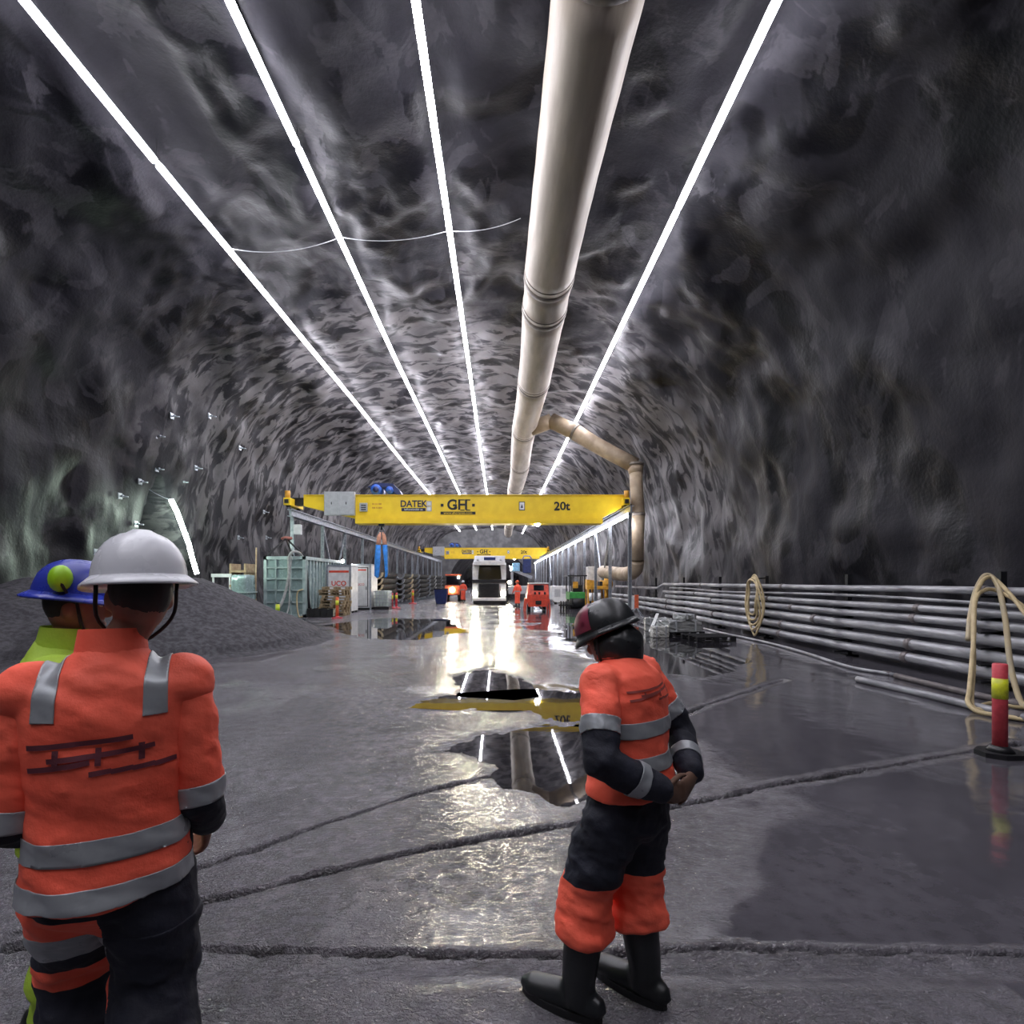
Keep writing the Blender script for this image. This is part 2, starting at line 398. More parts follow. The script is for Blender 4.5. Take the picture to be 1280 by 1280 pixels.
HOLLOWS = [([(548, 938), (600, 922), (668, 912), (760, 905), (800, 930), (770, 1000), (722, 1012), (690, 1000), (640, 984), (605, 958)], .035, .3),
           ([(505, 882), (560, 868), (650, 862), (730, 862), (820, 872), (810, 893), (740, 905), (672, 902), (655, 886), (580, 886)], .035, .5),
           ([(560, 845), (600, 836), (655, 848), (668, 868), (640, 872), (575, 868)], .03, .5),
           ([(405, 781), (470, 772), (560, 774), (590, 790), (520, 800), (440, 797)], .03, .9),
           ([(690, 782), (800, 776), (900, 800), (960, 828), (890, 850), (760, 835), (700, 800)], .022, 1.2)]
floor()
WATER, _nt, _bs, _tc = nodes('standing_water')
_bs.inputs['Base Color'].default_value = (.016, .015, .018, 1); _bs.inputs['Roughness'].default_value = .025; _bs.inputs['IOR'].default_value = 1.4
bump(_nt, _bs, noise(_nt, _tc.outputs['Object'], 2.2, 3), .03, .02)
for (P, dp, so), lab in zip(HOLLOWS, ('clear puddle mirroring the duct beside the standing worker', 'long puddle mirroring the yellow crane beam', 'small puddle beyond the mirrored crane beam',
                                      'wet sheet of water before the white cabinets on the left', 'shallow sheet of water by the grey pipes on the right')):
    G = [ground(*p) for p in P]; c = sum(G, Vector())/len(G); mb = MB(c)
    pts = [c+(p-c)*1.12+Vector((0, 0, -.013)) for p in G]
    mb.add(pts, [tuple(range(len(pts)))]); o = mb.build('puddle', WATER); o.location = c
    tag(o, lab, 'puddle', 'puddles on the wet floor')
# ---------------------------------------------------------------- strip lights along the vault
def strip_line(ratio, label, cuts):
    h = 10.0
    for _ in range(60): h = .5*h+.5*(vault_z(-ratio*h)-.42-EYE)
    x, z = -ratio*h, EYE+h
    t = thing('strip_light', label, 'strip light', (x, 8.9, z), 0, 'rows of strip lights under the vault')
    y = -7.; ys = [y]+cuts+[END-2]; rnd = random.Random(int(ratio*1000))
    off = [Vector((x+rnd.uniform(-.05, .05), c, z+rnd.uniform(-.06, .06))) for c in ys]
    for a, b in zip(off, off[1:]):
        d = (b-a).normalized(); mb = MB(t.location); mb.cyl(a+d*.09, b-d*.09, .08, seg=10)
        o = mb.build('light_tube', TUBE, t)
        mb = MB(t.location); mb.bar(a+d*.02+Vector((0, 0, .1)), b-d*.02+Vector((0, 0, .1)), .09, .04); mb.build('carrier_rail', DARK, o)
        n = max(1, int((b-a).length/6))
        for k in range(n):
            p = a.lerp(b, k/n)
            if 5 < p.y < 34: mb = MB(t.location); mb.cyl(p+Vector((0, 0, .1)), p+Vector((0, 0, .75)), .01, seg=5); mb.build('hanger_wire', DARK, o)
    return x, z
LX = {}
LX[1] = strip_line(.8145, 'outermost strip light on the left with a gap between two tubes', [12.9, 30, 48, 68, 90])
LX[2] = strip_line(.466, 'second strip light from the left with a kink above the crane', [13, 25.0, 41, 58, 76, 95])
LX[3] = strip_line(.148, 'strip light closest to the beige duct on its left', [15, 32.5, 48, 66, 88])
LX[4] = strip_line(-.4726, 'only strip light running right of the beige duct', [14, 29, 46, 64, 85])
def sag(a, b, d, n=14): return [Vector(a).lerp(Vector(b), i/n)-Vector((0, 0, d*4*(i/n)*(1-i/n))) for i in range(n+1)]
c0 = Vector((LX[1][0], 16.4, LX[1][1]+.05)); c1 = Vector((LX[2][0], 16.4, LX[2][1]+.05)); c2 = Vector((LX[3][0], 16.2, LX[3][1]+.1)); c3 = Vector((.6, 15.8, LX[3][1]+.2))
mb = MB(c0); mb.tube(sag(c0, c1, .25)+sag(c1, c2, .2)[1:]+sag(c2, c3, .15)[1:], .012, 5); o = mb.build('hanging_cable', GREYP); o.location = c0
tag(o, 'thin grey cable sagging across the ceiling between the strip lights', 'cable')
t = thing('strip_light', 'added fill tube inside the dark gallery behind the truck', 'strip light', (XC, END+2, 7.2))  # fill light added so the gallery interior does not come out black
for k in range(3): mb = MB(); mb.cyl((0, k*15, 0), (0, k*15+14.8, 0), .08, seg=8); mb.build('light_tube', TUBE, t)
# greenish tube in the side niche
p = [at(214, 625, 22.2), at(222, 642, 22.6), at(236, 680, 23.4), at(241, 700, 23.7), at(246, 717, 23.9)]
t = thing('niche_light', 'greenish bent strip light hanging in the niche of the left wall', 'strip light', p[-1])
for a, b in ((0, 2), (2, 4)): mb = MB(p[-1]); mb.tube(p[a:b+1], .09, 8); mb.build('light_tube', TUBEG, t)
mb = MB(p[-1]); mb.tube(sag(p[0], p[0]+Vector((-1.1, -.6, .75)), .1, 6), .012, 5); mb.build('hanger_wire', GALV, t)

# ---------------------------------------------------------------- ventilation duct
DX, DZ, DR = .165*9.3, EYE+9.3, .72
def big_duct():
    t = thing('ventilation_duct', 'thick beige ventilation duct hanging along the vault', 'duct', (DX, 8, DZ))
    joints = [-7, 8.0, 16.5, 18.4, 25.5, 33.6, 42, 52, 63, 75, 88, 104]
    wob = lambda y: Vector((DX+.05*math.sin(y*.31), y, DZ+.07*math.sin(y*.23+1)-(.25 if y > 36 else 0)*min(1, (y-36)/8 if y > 36 else 0)))
    for a, b in zip(joints, joints[1:]):
        n = max(4, int((b-a)/.7)); mb = MB(t.location); pts = [wob(a+(b-a)*i/n) for i in range(n+1)]
        mb.loft(pts, [DR*(1.03-.03*math.sin(math.pi*i/n)+(.012 if i % 2 else 0)) for i in range(n+1)], 36); mb.build('duct_section', DUCT, t)
        mb = MB(t.location); p = wob(b)
        mb.loft([p+Vector((0, s, 0)) for s in (-.13, -.1, .1, .13)], [DR*1.03, DR*1.065, DR*1.065, DR*1.03], 36); mb.build('joint_band', DBAND, t)
        q = wob(b-.35); mb = MB(t.location); mb.loft([q+Vector((0, s, 0)) for s in (-.03, .03)], [DR*1.05]*2, 36); mb.build('clamp_ring', DBAND, t)
    for y in range(6, 46, 5):
        p = wob(y)
        for s in (-1, 1): mb = MB(t.location); mb.cyl(p+Vector((s*.35, 0, DR*.85)), p+Vector((s*.55, 0, 1.6)), .012, seg=5); mb.build('hanger_wire', DARK, t)
big_duct()
t = thing('branch_duct', 'tan branch duct bending from the main duct down the right wall', 'duct', (7.5, 29.9, 1.6))
def sect(p, r, name='duct_section', m=DUCTB):
    mb = MB(t.location); mb.loft(p, [r]*len(p) if not isinstance(r, list) else r, 20); mb.build(name, m, t)
A, B, C, D2, E2, F2, G2 = Vector((DX+.3, 32.3, DZ-.25)), Vector((DX+1.5, 32.0, DZ+.1)), Vector((4.35, 31.5, 10.35)), Vector((7.55, 30.4, 8.2)), Vector((7.6, 29.9, 5.4)), Vector((7.58, 30.2, 2.9)), Vector((6.9, 36.4, 2.35))
sect([A, A.lerp(B, .6), B], [.45, .44, .43], 'duct_elbow'); sect([B, B.lerp(C, .5), C], [.46, .45, .47]); sect([C, C.lerp(D2, .33)-Vector((0, 0, .06)), C.lerp(D2, .7)-Vector((0, 0, .05)), D2], [.47, .44, .43, .43])
sect([D2, D2+Vector((.02, -.1, -.5))], [.44, .38], 'duct_elbow'); sect([D2+Vector((.02, -.1, -.45)), D2.lerp(E2, .5), E2], [.36, .35, .36]); sect([E2, E2.lerp(F2, .5), F2], [.36, .35, .4])
sect(smooth_path([F2, F2+Vector((.0, .5, -.55)), F2+Vector((-.1, 2.5, -.75)), G2], 5), .42, 'duct_elbow')
for p, d in ((C, D2-C), (D2, Vector((0, -.1, -1))), (E2, Vector((0, 0, 1)))):
    d = d.normalized(); mb = MB(t.location); mb.loft([p-d*.08, p+d*.08], [.49 if p != E2 else .39]*2, 20); mb.build('joint_band', DBAND, t)

# ---------------------------------------------------------------- lettering
def text(body, size, parent, loc, mat, name='lettering', off=0., ext=.004, align='CENTER', xs=1):
    cu = bpy.data.curves.new(name, 'FONT'); cu.body = body; cu.size = size; cu.align_x = align; cu.align_y = 'CENTER'; cu.offset = off; cu.extrude = ext
    tmp = bpy.data.objects.new('tmp', cu); COL.objects.link(tmp)
    bpy.context.view_layer.update()
    me = bpy.data.meshes.new_from_object(tmp.evaluated_get(bpy.context.evaluated_depsgraph_get()))
    bpy.data.objects.remove(tmp); bpy.data.curves.remove(cu)
    me.transform(Matrix.Diagonal((xs, 1, 1, 1))); me.transform(Matrix.Rotation(math.pi/2, 4, 'X')); me.materials.clear(); me.materials.append(mat)
    return link(name, me, parent, loc)

# ---------------------------------------------------------------- overhead cranes
XL, XR, RAILZ = -11.45, 6.8, 5.72
def crane(Y, label, near):
    t = thing('overhead_crane', label, 'crane', ((XL+XR)/2, Y, RAILZ), 0, 'yellow overhead cranes')
    K = F/30.0; zc = lambda py: EYE+(CY-py)/K-RAILZ; xc = lambda px: (px-CX)/K-(XL+XR)/2
    zt, zb, fl = zc(620), zc(649), zc(655); xa, xb = xc(381), xc(781); xa2, xb2 = xc(448), xc(750); zm = zc(633)
    mb = MB(); mb.prism([(xa, -.35, zt), (xb, -.35, zt), (xb, -.35, zm), (xb2, -.35, zb), (xa2, -.35, zb), (xa, -.35, zm)], (0, .7, 0)); g = mb.build('girder', YEL, t)
    mb = MB(); mb.b2((xa2-.1, -.5, fl), (xb2+.1, .5, zb+.01)); mb.build('bottom_flange', YEL, g)
    mb = MB(); mb.b2((xa, -.42, zt), (xb, .42, zt+.04)); mb.build('top_flange', YEL, g)
    for s, x0, x1 in ((0, xa, xa2), (1, xb, xb2)):
        mb = MB(); mb.prism([(x0, -.37, zt), (x0, -.37, zm), (x1, -.37, zb)], (0, .02, 0)); mb.build('end_gusset', YEL, g)
    for x, s in ((XL-(XL+XR)/2, -1), (XR-(XL+XR)/2, 1)):
        e0 = xa if s < 0 else xb; mb = MB(); mb.b2((min(x, e0), -.3, .2), (max(x, e0), .3, zt-.12)); mb.build('end_stub', YELD if False else DARK, t)
        mb = MB(); mb.b2((x-.17, -1.0, .1), (x+.17, 1.0, .5)); et = mb.build('end_carriage', YEL, t)
        for yy in (-.75, .75):
            mb = MB(); mb.cyl((x-.09, yy, .17), (x+.09, yy, .17), .16, seg=16); mb.build('wheel', DARK, et)
        for yy in (-1.04, 1.04):
            mb = MB(); mb.box((x, yy, .3), (.2, .1, .2)); mb.build('buffer', INK, et)
        mb = MB(); mb.cyl((x+s*.05, -.75, .5), (x+s*.05, -.75, .9), .14, seg=12); mb.build('travel_motor', YELD, et)
    mb = MB(); mb.b2((xc(408), -.62, zc(645)), (xc(445.5), -.36, zc(616)), 0, .03); cb = mb.build('control_cabinet', GREYP, t)
    for i in range(2):
        x0 = xc(409+i*18.3); mb = MB(); mb.b2((x0, -.64, zc(644)), (xc(426.3+i*18.3), -.61, zc(617)), 0, .01); d = mb.build('door', GREYP, cb)
        mb = MB(); mb.b2((xc(417+i*18), -.67, zc(632)), (xc(417.9+i*18), -.63, zc(629))); mb.build('handle', INK, d)
    mb = MB(); mb.b2((xc(451), -.5, zc(640)), (xc(460.5), -.36, zc(629.5)), 0, .02); jb = mb.build('junction_box', GREYP, t)
    for i in range(3): mb = MB(); mb.b2((xc(453), -.512, zc(638.4-i*2.6)), (xc(459), -.498, zc(637.1-i*2.6))); mb.build('vent_slot', DARK, jb)
    for py, ws in ((630.5, (2.5, 3.5, 4)), (635.2, (4, 2, 5))):
        px = 466
        for q in ws: mb = MB(); mb.b2((xc(px), -.36, zc(py+.9)), (xc(px+q), -.345, zc(py-.9))); mb.build('faded_print', YELD, t); px += q+.8
    # hoist on top
    tx, tz = xc(478), zt+.1
    mb = MB(); mb.b2((tx-.7, .5, tz-.1), (tx+.9, 1.3, tz+.1)); h = mb.build('hoist', BLUED, t)
    mb = MB(); mb.cyl((tx-.45, .2, tz+.32), (tx-.45, 1.3, tz+.32), .3, seg=20); dr = mb.build('hoist_drum', BLUE, h)
    mb = MB(); mb.cyl((tx-.45, .12, tz+.32), (tx-.45, .2, tz+.32), .16, seg=16); mb.build('hub', BLUED, dr)
    mb = MB(); mb.cyl((tx+.3, .2, tz+.3), (tx+.3, 1.2, tz+.3), .21, seg=20); mb.cyl((tx+.3, .14, tz+.3), (tx+.3, .2, tz+.3), .1, seg=14); mb.build('hoist_motor', BLUE, h)
    mb = MB(); mb.prism([(tx-.95, .25, tz+.45), (tx-.5, .25, tz+.72), (tx+.5, .25, tz+.66), (tx+.85, .25, tz+.3), (tx+1.0, .25, tz), (tx+.6, .25, tz+.1), (tx+.45, .25, tz+.5)], (0, .9, 0)); mb.build('hoist_cover', BLUED, h)
    # lettering on the girder
    y = -.365
    text('DATEK', .5, t, (xc(517.5), y, zc(630.6)), NAVYINK, off=.014, xs=.92)
    mb = MB(); mb.b2((xc(502.5), y, zc(639.5)), (xc(532.5), y+.02, zc(635.5))); b = mb.build('sign_strip', NAVYINK, t)
    text('løfteteknikk as', .17, b, (xc(517.5), y-.006, zc(637.4)), WHITE, xs=1.02)
    for i in range(2):
        mb = MB(); mb.b2((xc(533.5), y, zc(633+i*6.6)), (xc(540), y+.015, zc(627+i*6.6))); q = mb.build('badge', GREYP, t)
        mb = MB(); mb.b2((xc(534.6), y-.008, zc(632+i*6.6)), (xc(538.9), y+.01, zc(628+i*6.6))); mb.build('badge_face', WHITE, q)
    gx, gz = xc(572), zc(632); text('GH', .78, t, (gx, y, gz), INK, off=.02, xs=1.0)
    lo, hi = gz-.275, gz+.285
    mb = MB()
    for cx_ in (xc(578.3), xc(585.4)):
        for zz in (lo, hi): mb = MB(); mb.box((cx_, y, zz), (.24, .01, .055)); mb.build('letter_serif', INK, t)
    mb = MB(); mb.box((xc(569.8), y, gz-.12), (.2, .01, .05)); mb.build('letter_serif', INK, t); mb = MB(); mb.box((xc(570), y, hi-.12), (.05, .01, .2)); mb.build('letter_serif', INK, t)
    for px in (553, 592): mb = MB(); mb.box((xc(px), y, gz), (.15, .012, .15)); mb.build('square_mark', INK, t)
    mb = MB(); mb.b2((xc(551), y, zc(643.5)), (xc(594.5), y+.02, zc(640))); b = mb.build('sign_strip', INK, t)
    text('www.ghcranes.com', .19, b, (xc(572.7), y-.006, zc(641.8)), YEL, xs=1.05)
    mb = MB(); mb.b2((xc(648.5), y, zc(638.5)), (xc(656), y+.02, zc(627.5)), 0, .01); b = mb.build('plate', INK, t)
    mb = MB(); mb.b2((xc(649.3), y-.008, zc(637.5)), (xc(655.2), y+.01, zc(628.5))); mb.build('plate_face', WHITE, b)
    mb = MB(); mb.prism([(xc(650.6), y-.012, zc(635.5)), (xc(653.8), y-.012, zc(635.5)), (xc(652.2), y-.012, zc(630.5))], (0, .006, 0)); mb.build('plate_mark', NAVYINK, b)
    text('20t', .62, t, (xc(702), y, zc(633.5)), INK, off=.016, xs=1.05)
    mb = MB(); mb.box((xc(710.3), y, zc(638.2)+.02), (.16, .01, .05)); mb.build('letter_serif', INK, t); mb = MB(); mb.box((xc(695.5), y, zc(638)+.0), (.26, .01, .06)); mb.build('letter_serif', INK, t)
    # work lamp under the flange
    mb = MB(); mb.ell((xc(671.5), -.3, zc(655)-.02), (.16, .16, .12), 16, 8); lp = mb.build('lamp', LAMPW, t)
    mb = MB(); mb.tube(sag((xc(671.5), -.3, zc(656)), (xc(655), -.2, zc(656)), .08, 6), .02, 5); mb.build('lamp_cable', GREYP, lp)
    return t
crane(30.2, 'near yellow overhead crane spanning the cavern with black lettering', True)
crane(78.0, 'far yellow overhead crane seen above the white truck', False)
# hanging slings on the near crane
sx, sy = at(477, 660, 29.9).x, 29.9
t = thing('hoist_sling', 'blue and orange lifting slings hanging from the near crane', 'sling', (sx, sy, 2.2))
z0 = EYE+(CY-655)/F*sy
mb = MB(t.location); mb.box((sx, sy, z0-.02), (.3, .25, .22), None, 0, .03); mb.cyl((sx, sy, z0-.1), (sx, sy, z0-.32), .05); mb.build('hook_block', DARK, t)
for s in (-1, 1):
    mb = MB(t.location); mb.tube(smooth_path([(sx+s*.06, sy, z0-.2), (sx+s*.16, sy, z0-.42), (sx+s*.1, sy, z0-.55)], 4), .035, 8); mb.build('shackle', GALV, t)
    mb = MB(t.location); mb.loft([(sx+s*.08, sy, z0-.45), (sx+s*.14, sy, z0-.7), (sx+s*.18, sy, z0-1.2)], [(.05, .03), (.11, .04), (.13, .04)], 10); mb.build('orange_strap', SLORANGE, t)
    mb = MB(t.location); mb.loft([(sx+s*.18, sy, z0-1.15), (sx+s*.23, sy, z0-2.0), (sx+s*.27, sy, z0-2.85), (sx+s*.2, sy, z0-2.95)], [(.14, .045), (.16 if s < 0 else .1, .045), (.13 if s < 0 else .07, .04), (.05, .04)], 10); mb.build('blue_strap', SLBLUE, t)

# ---------------------------------------------------------------- crane runways
def runway(X, Y0, n, label, side):
    t = thing('crane_runway', label, 'crane runway', (X, Y0, 0), 0, 'steel crane runways')
    step = 5.1; L = step*(n-1)
    mb = MB(); mb.b2((-.16, -.3, RAILZ-.05-.04), (.16, L+.3, RAILZ-.05)); mb.b2((-.05, -.3, RAILZ-.4), (.05, L+.3, RAILZ-.08)); mb.b2((-.16, -.3, RAILZ-.44), (.16, L+.3, RAILZ-.4)); rb = mb.build('runway_beam', GALV, t)
    mb = MB(); mb.b2((-.03, -.3, RAILZ-.05), (.03, L+.3, RAILZ+.0)); mb.build('rail', DARK, rb)
    for i in range(n):
        y = i*step; mb = MB(); hw = .085
        mb.b2((-hw, y-hw, 0.02), (hw, y-hw+.02, RAILZ-.44)); mb.b2((-hw, y+hw-.02, 0.02), (hw, y+hw, RAILZ-.44)); mb.b2((-.012, y-hw, .02), (.012, y+hw, RAILZ-.44))
        p = mb.build('post', GALV, t)
        mb = MB(); mb.b2((-.13, y-.2, -.02), (.13, y+.2, .03)); mb.build('base_plate', STEEL, p)
    for k in ((1, 2), (8, 9), (14, 15)):
        a, b = k[0]*step, k[1]*step; m_ = (a+b)/2
        for y in (a+.15, b-.15):
            mb = MB(); mb.bar((0, y, RAILZ-.6), (0, m_+(y-m_)*.1, 1.8), .09); mb.build('brace', GALV, t)
    return t
rt = runway(XR, 28.5, 16, 'right crane runway with a lit strip under its beam', 1)
lt = runway(XL, 30.0, 16, 'left crane runway standing behind the pale container', -1)
mb = MB(); mb.box((.32, -.05, RAILZ-1.15), (.4, .25, .55), None, 0, .03); bx = mb.build('switch_box', WHITE, lt)
t = thing('rail_light', 'bright strip light fixed under the right crane runway', 'strip light', (XR, 28.5, RAILZ-.55))
for i in range(15):
    mb = MB(); mb.box((-.12, i*5.1+2.55, -.02), (.1, 5.02, .09)); mb.build('light_tube', TUBE, t)

# ---------------------------------------------------------------- pipes along the right wall
PX = 8.0
def pipe(z, r, y0, y1, label, couplings, mat=PIPE, x=PX, wig=0., bend=None):
    t = thing('wall_pipe', label, 'pipe', (x, y0, z), 0, 'pipes along the right wall')
    n = 24; pts = []
    for i in range(n+1):
        y = y0+(y1-y0)*i/n; pts.append(Vector((x+wig*math.sin(y*.7+z*9)*.3, y, z+wig*math.sin(y*.55+z*5)-.012*math.sin((y-y0)*.52)**2)))
    if bend: pts += [Vector((x+.0, y1+1.2, z-bend)), Vector((x, y1+11, z-bend))]
    mb = MB(t.location); mb.tube(pts, r, 14); mb.build('pipe_run', mat, t)
    for c in couplings:
        mb = MB(t.location); mb.loft([(x, c-.07, z-.005), (x, c-.05, z-.005), (x, c+.05, z-.005), (x, c+.07, z-.005)], [r*1.05, r*1.25, r*1.25, r*1.05], 14); mb.build('coupling', PIPED, t)
pipe(1.59, .07, 4.5, 26.5, 'topmost thin grey pipe on the right wall', [9.0, 15.4, 21.6], bend=.22)
pipe(1.40, .032, 4.5, 25.5, 'wavy grey cable between the two topmost wall pipes', [], x=PX-.04, wig=.03)
pipe(1.23, .07, 4.5, 26.6, 'grey wall pipe just below the wavy cable', [10.4, 16.2, 22.3])
pipe(1.03, .075, 4.5, 26.2, 'middle grey pipe of the wall bundle, third from the top', [10.5, 14.9, 20.5])
pipe(.79, .098, 4.5, 39, 'thick grey wall pipe above the two lowest ones', [7.9, 13.8, 25.9, 35])
pipe(.52, .098, 4.5, 39, 'thick grey wall pipe, second from the bottom', [10.6, 15.4, 20.3, 26.0])
pipe(.25, .095, 4.5, 39, 'lowest thick grey pipe of the wall bundle', [10.7, 15.5, 22.6])
for i, (y, lab) in enumerate(((8.9, 'dark support post beneath the draped tan hoses'), (12.8, 'dark support post between the hose coil and the draped hoses'), (16.75, 'dark support post carrying the hose coil'), (20.3, 'dark support post just beyond the hose coil'), (24.3, 'dark support post near the end of the upper wall pipes'), (28.6, 'rusty support post standing behind the small barrier'))):
    t = thing('pipe_support', lab, 'pipe support', (PX+.2, y, 0), 0, 'posts carrying the wall pipes')
    mb = MB(); mb.b2((-.05, -.05, -.03), (.05, .05, 1.9)); mb.build('post', DARK, t)
    for z in (1.49, 1.12, .9, .64, .37, .1): mb = MB(); mb.b2((-.36, -.03, z-.02), (.1, .03, z+.015)); mb.build('arm', DARK, t)
    mb = MB(); mb.b2((-.15, -.15, -.02), (.15, .15, .03)); mb.build('base_plate', DARK, t)
a, b = at(1143, 745, 10.2), at(1185, 708, 10.4); a.x, b.x = PX+.25, PX+.9
# pipes lying on the floor
def floor_pipe(pix, r, label, mat=PIPE, lift=0):
    P = [ground(*p)+Vector((0, 0, r+lift)) for p in pix]; t = thing('floor_pipe', label, 'pipe', P[0], 0, 'pipes lying on the floor')
    mb = MB(P[0]); mb.tube(smooth_path(P, 5), r, 12); mb.build('pipe_run', mat, t)
    d = (P[-1]-P[-2]).normalized(); mb = MB(P[0]); mb.cyl(P[-1]-d*.25, P[-1]-d*.1, r*1.25, seg=12); mb.build('coupling', PIPED, t)
floor_pipe([(880, 787), (905, 793), (960, 805), (1010, 819), (1062, 836), (1120, 846)], .035, 'thin pale pipe on the floor between the hose coil and the thicker pipe')
floor_pipe([(1072, 853), (1150, 871), (1215, 887), (1290, 905)], .055, 'grey pipe on the floor behind the red bollard')
floor_pipe([(1120, 848), (1200, 868), (1290, 888)], .05, 'dark pipe on the floor under the wall bundle', PIPED)
# hose coil
t = thing('hose_coil', 'coiled tan hose hanging on the wall pipes', 'hose', (7.72, 16.5, .2))
for k in range(5):
    ry, rz, dx = .52-.055*k, .92-.1*k, -.02*k; pts = []
    for i in range(33):
        a_ = 2*math.pi*i/32; pts.append(Vector((7.72+dx+.04*math.sin(a_*3+k), 16.5+ry*math.sin(a_)+.03*math.sin(a_*2+k*2), 1.93-.04*k-rz+rz*math.cos(a_)*(1+.02*math.sin(k*5)))))
    mb = MB(t.location); mb.loft(pts, [.03]*33, 8, False); mb.build('hose_loop', HOSE, t)
mb = MB(t.location); mb.cyl((7.7, 16.72, 1.8), (8.2, 16.72, 1.84), .025, seg=8); mb.build('peg', DARK, t)
# draped hoses beside the bollard
def hose(pix, r, label, mat=HOSE):
    P = [at(*p) for p in pix]
    for q in P: q.z = max(q.z, r+.01)
    mb = MB(P[-1]); mb.loft(smooth_path(P, 10), [r]*((len(P)-1)*10+1), 10); o = mb.build('draped_hose', mat); o.location = P[-1]
    tag(o, label, 'hose', 'hoses draped beside the red bollard')
hose([(1210, 800, 8.1), (1213, 770, 8.3), (1220, 738, 8.55), (1232, 719, 8.75), (1246, 729, 8.6), (1256, 770, 8.2), (1263, 830, 7.8), (1275, 875, 7.5), (1290, 905, 7.2)], .036, 'grey-tan hose arching highest over the wall pipes', M('worn_tan_hose', (.33, .28, .19), .5, 0, (.42, .34, .2), 3))
hose([(1285, 772, 7.9), (1262, 742, 8.35), (1240, 722, 8.7), (1226, 729, 8.6), (1217, 760, 8.3), (1217, 830, 7.8), (1215, 880, 7.35), (1230, 892, 7.2), (1255, 902, 7.0), (1295, 913, 6.7)], .03, 'yellow-tan hose looping from the wall down to the floor')
hose([(1290, 766, 8.05), (1265, 748, 8.3), (1245, 738, 8.6), (1230, 738, 8.55), (1219, 752, 8.3), (1217, 800, 8.0), (1212, 860, 7.5), (1210, 878, 7.3), (1222, 894, 7.12), (1250, 906, 6.9), (1300, 918, 6.6)], .03, 'yellow-tan hose lying nearest to the red bollard base')
hose([(1300, 893, 7.3), (1268, 886, 7.4), (1242, 879, 7.48), (1226, 882, 7.42), (1226, 890, 7.3), (1245, 897, 7.12)], .026, 'short tan hose loop lying on the floor pipe')

# ---------------------------------------------------------------- bollards and barrier posts
def bollard(px, py, h, label, r=.058, mat=PINKR, band=YREFL, base=BLACKP, group='red and orange marker posts'):
    g = ground(px, py); t = thing('marker_post', label, 'bollard', g, 0, group)
    mb = MB(); mb.loft([(0, 0, .05), (0, 0, h-.01), (0, 0, h)], [r, r, r*.85], 20); mb.build('post', mat, t)
    mb = MB(); mb.loft([(0, 0, h*.62), (0, 0, h*.62+.001), (0, 0, h*.84), (0, 0, h*.84+.001)], [r, r*1.05, r*1.05, r], 20); mb.build('reflective_band', band, t)
    mb = MB(); w_ = r*3.6; mb.prism([(w_*math.cos(a_*math.pi/4+.4), w_*.8*math.sin(a_*math.pi/4+.4), -.005) for a_ in range(8)], (0, 0, .05)); mb.loft([(0, 0, .04), (0, 0, .1)], [r*2, r*1.15], 16); mb.build('foot', base, t)
bollard(1250, 944, .92, 'red post with yellow band and black foot in the right foreground', .062)
bollard(421.5, 773, 1.0, 'orange-red post with yellow band before the stacked pallets', .07, ORANGE, YREFL, PINKR)
bollard(490, 760.5, .98, 'left post of the pair beside the plastic tank', .075, PINKR, YREFL, PINKR)
bollard(495.5, 760, .98, 'right post of the pair beside the plastic tank', .075, PINKR, YREFL, PINKR)
bollard(516, 754.5, 1.0, 'orange post between the second and third half-pipe stacks', .085, ORANGE, YREFL, PINKR)
bollard(347, 776, .72, 'short lime-green post with red top at the gravel edge', .085, YREFL, M('lime_film', (.5, .7, .03), .4), BLACKP)
t = thing('barrier_post', 'small orange and white barrier on a wire stand by the wall pipes', 'barrier', (6.6, 26, 0))
mb = MB(); mb.b2((-.17, -.03, .42), (.02, .03, 1.08), 0, .01); mb.build('orange_panel', ORANGE, t)
mb = MB(); mb.b2((-.3, -.025, .38), (-.18, .025, 1.0), 0, .01); mb.build('white_panel', WHITE, t)
for s in (-1, 1):
    mb = MB(); mb.tube([(-.08, 0, .5), (-.08+s*.3, -.2, .02), (-.08+s*.3, .3, .02), (-.08, 0, .5)], .018, 6); mb.build('stand_leg', GALV, t)

# ---------------------------------------------------------------- pallets and packages on the right
def pallet(loc, rz, label, mat=WOOD, n=1, size=(1.2, .8), group=None, cat='pallet'):
    t = thing('pallet', label, cat, loc, rz, group); X_, Y_ = size
    for k in range(5): mb = MB(); y = -Y_/2+.05+k*(Y_-.1)/4; mb.b2((-X_/2, y-.05, .12), (X_/2, y+.05, .144)); mb.build('deck_board', mat, t)
    for y in (-Y_/2+.05, 0, Y_/2-.05):
        mb = MB(); mb.b2((-X_/2, y-.05, 0), (X_/2, y+.05, .022)); mb.build('bottom_board', mat, t)
        for x in (-X_/2+.07, 0, X_/2-.07): mb = MB(); mb.b2((x-.07, y-.05, .022), (x+.07, y+.05, .12)); mb.build('block', mat, t)
    return t
pallet((6.15, 16.1, .0), .15, 'black plastic pallet lying by the wall pipes', BLACKP, size=(1.2, 1.0))
pallet((5.75, 17.6, .0), .25, 'dark pallet under the wrapped packages by the wall pipes', DARK, size=(1.3, 1.0))
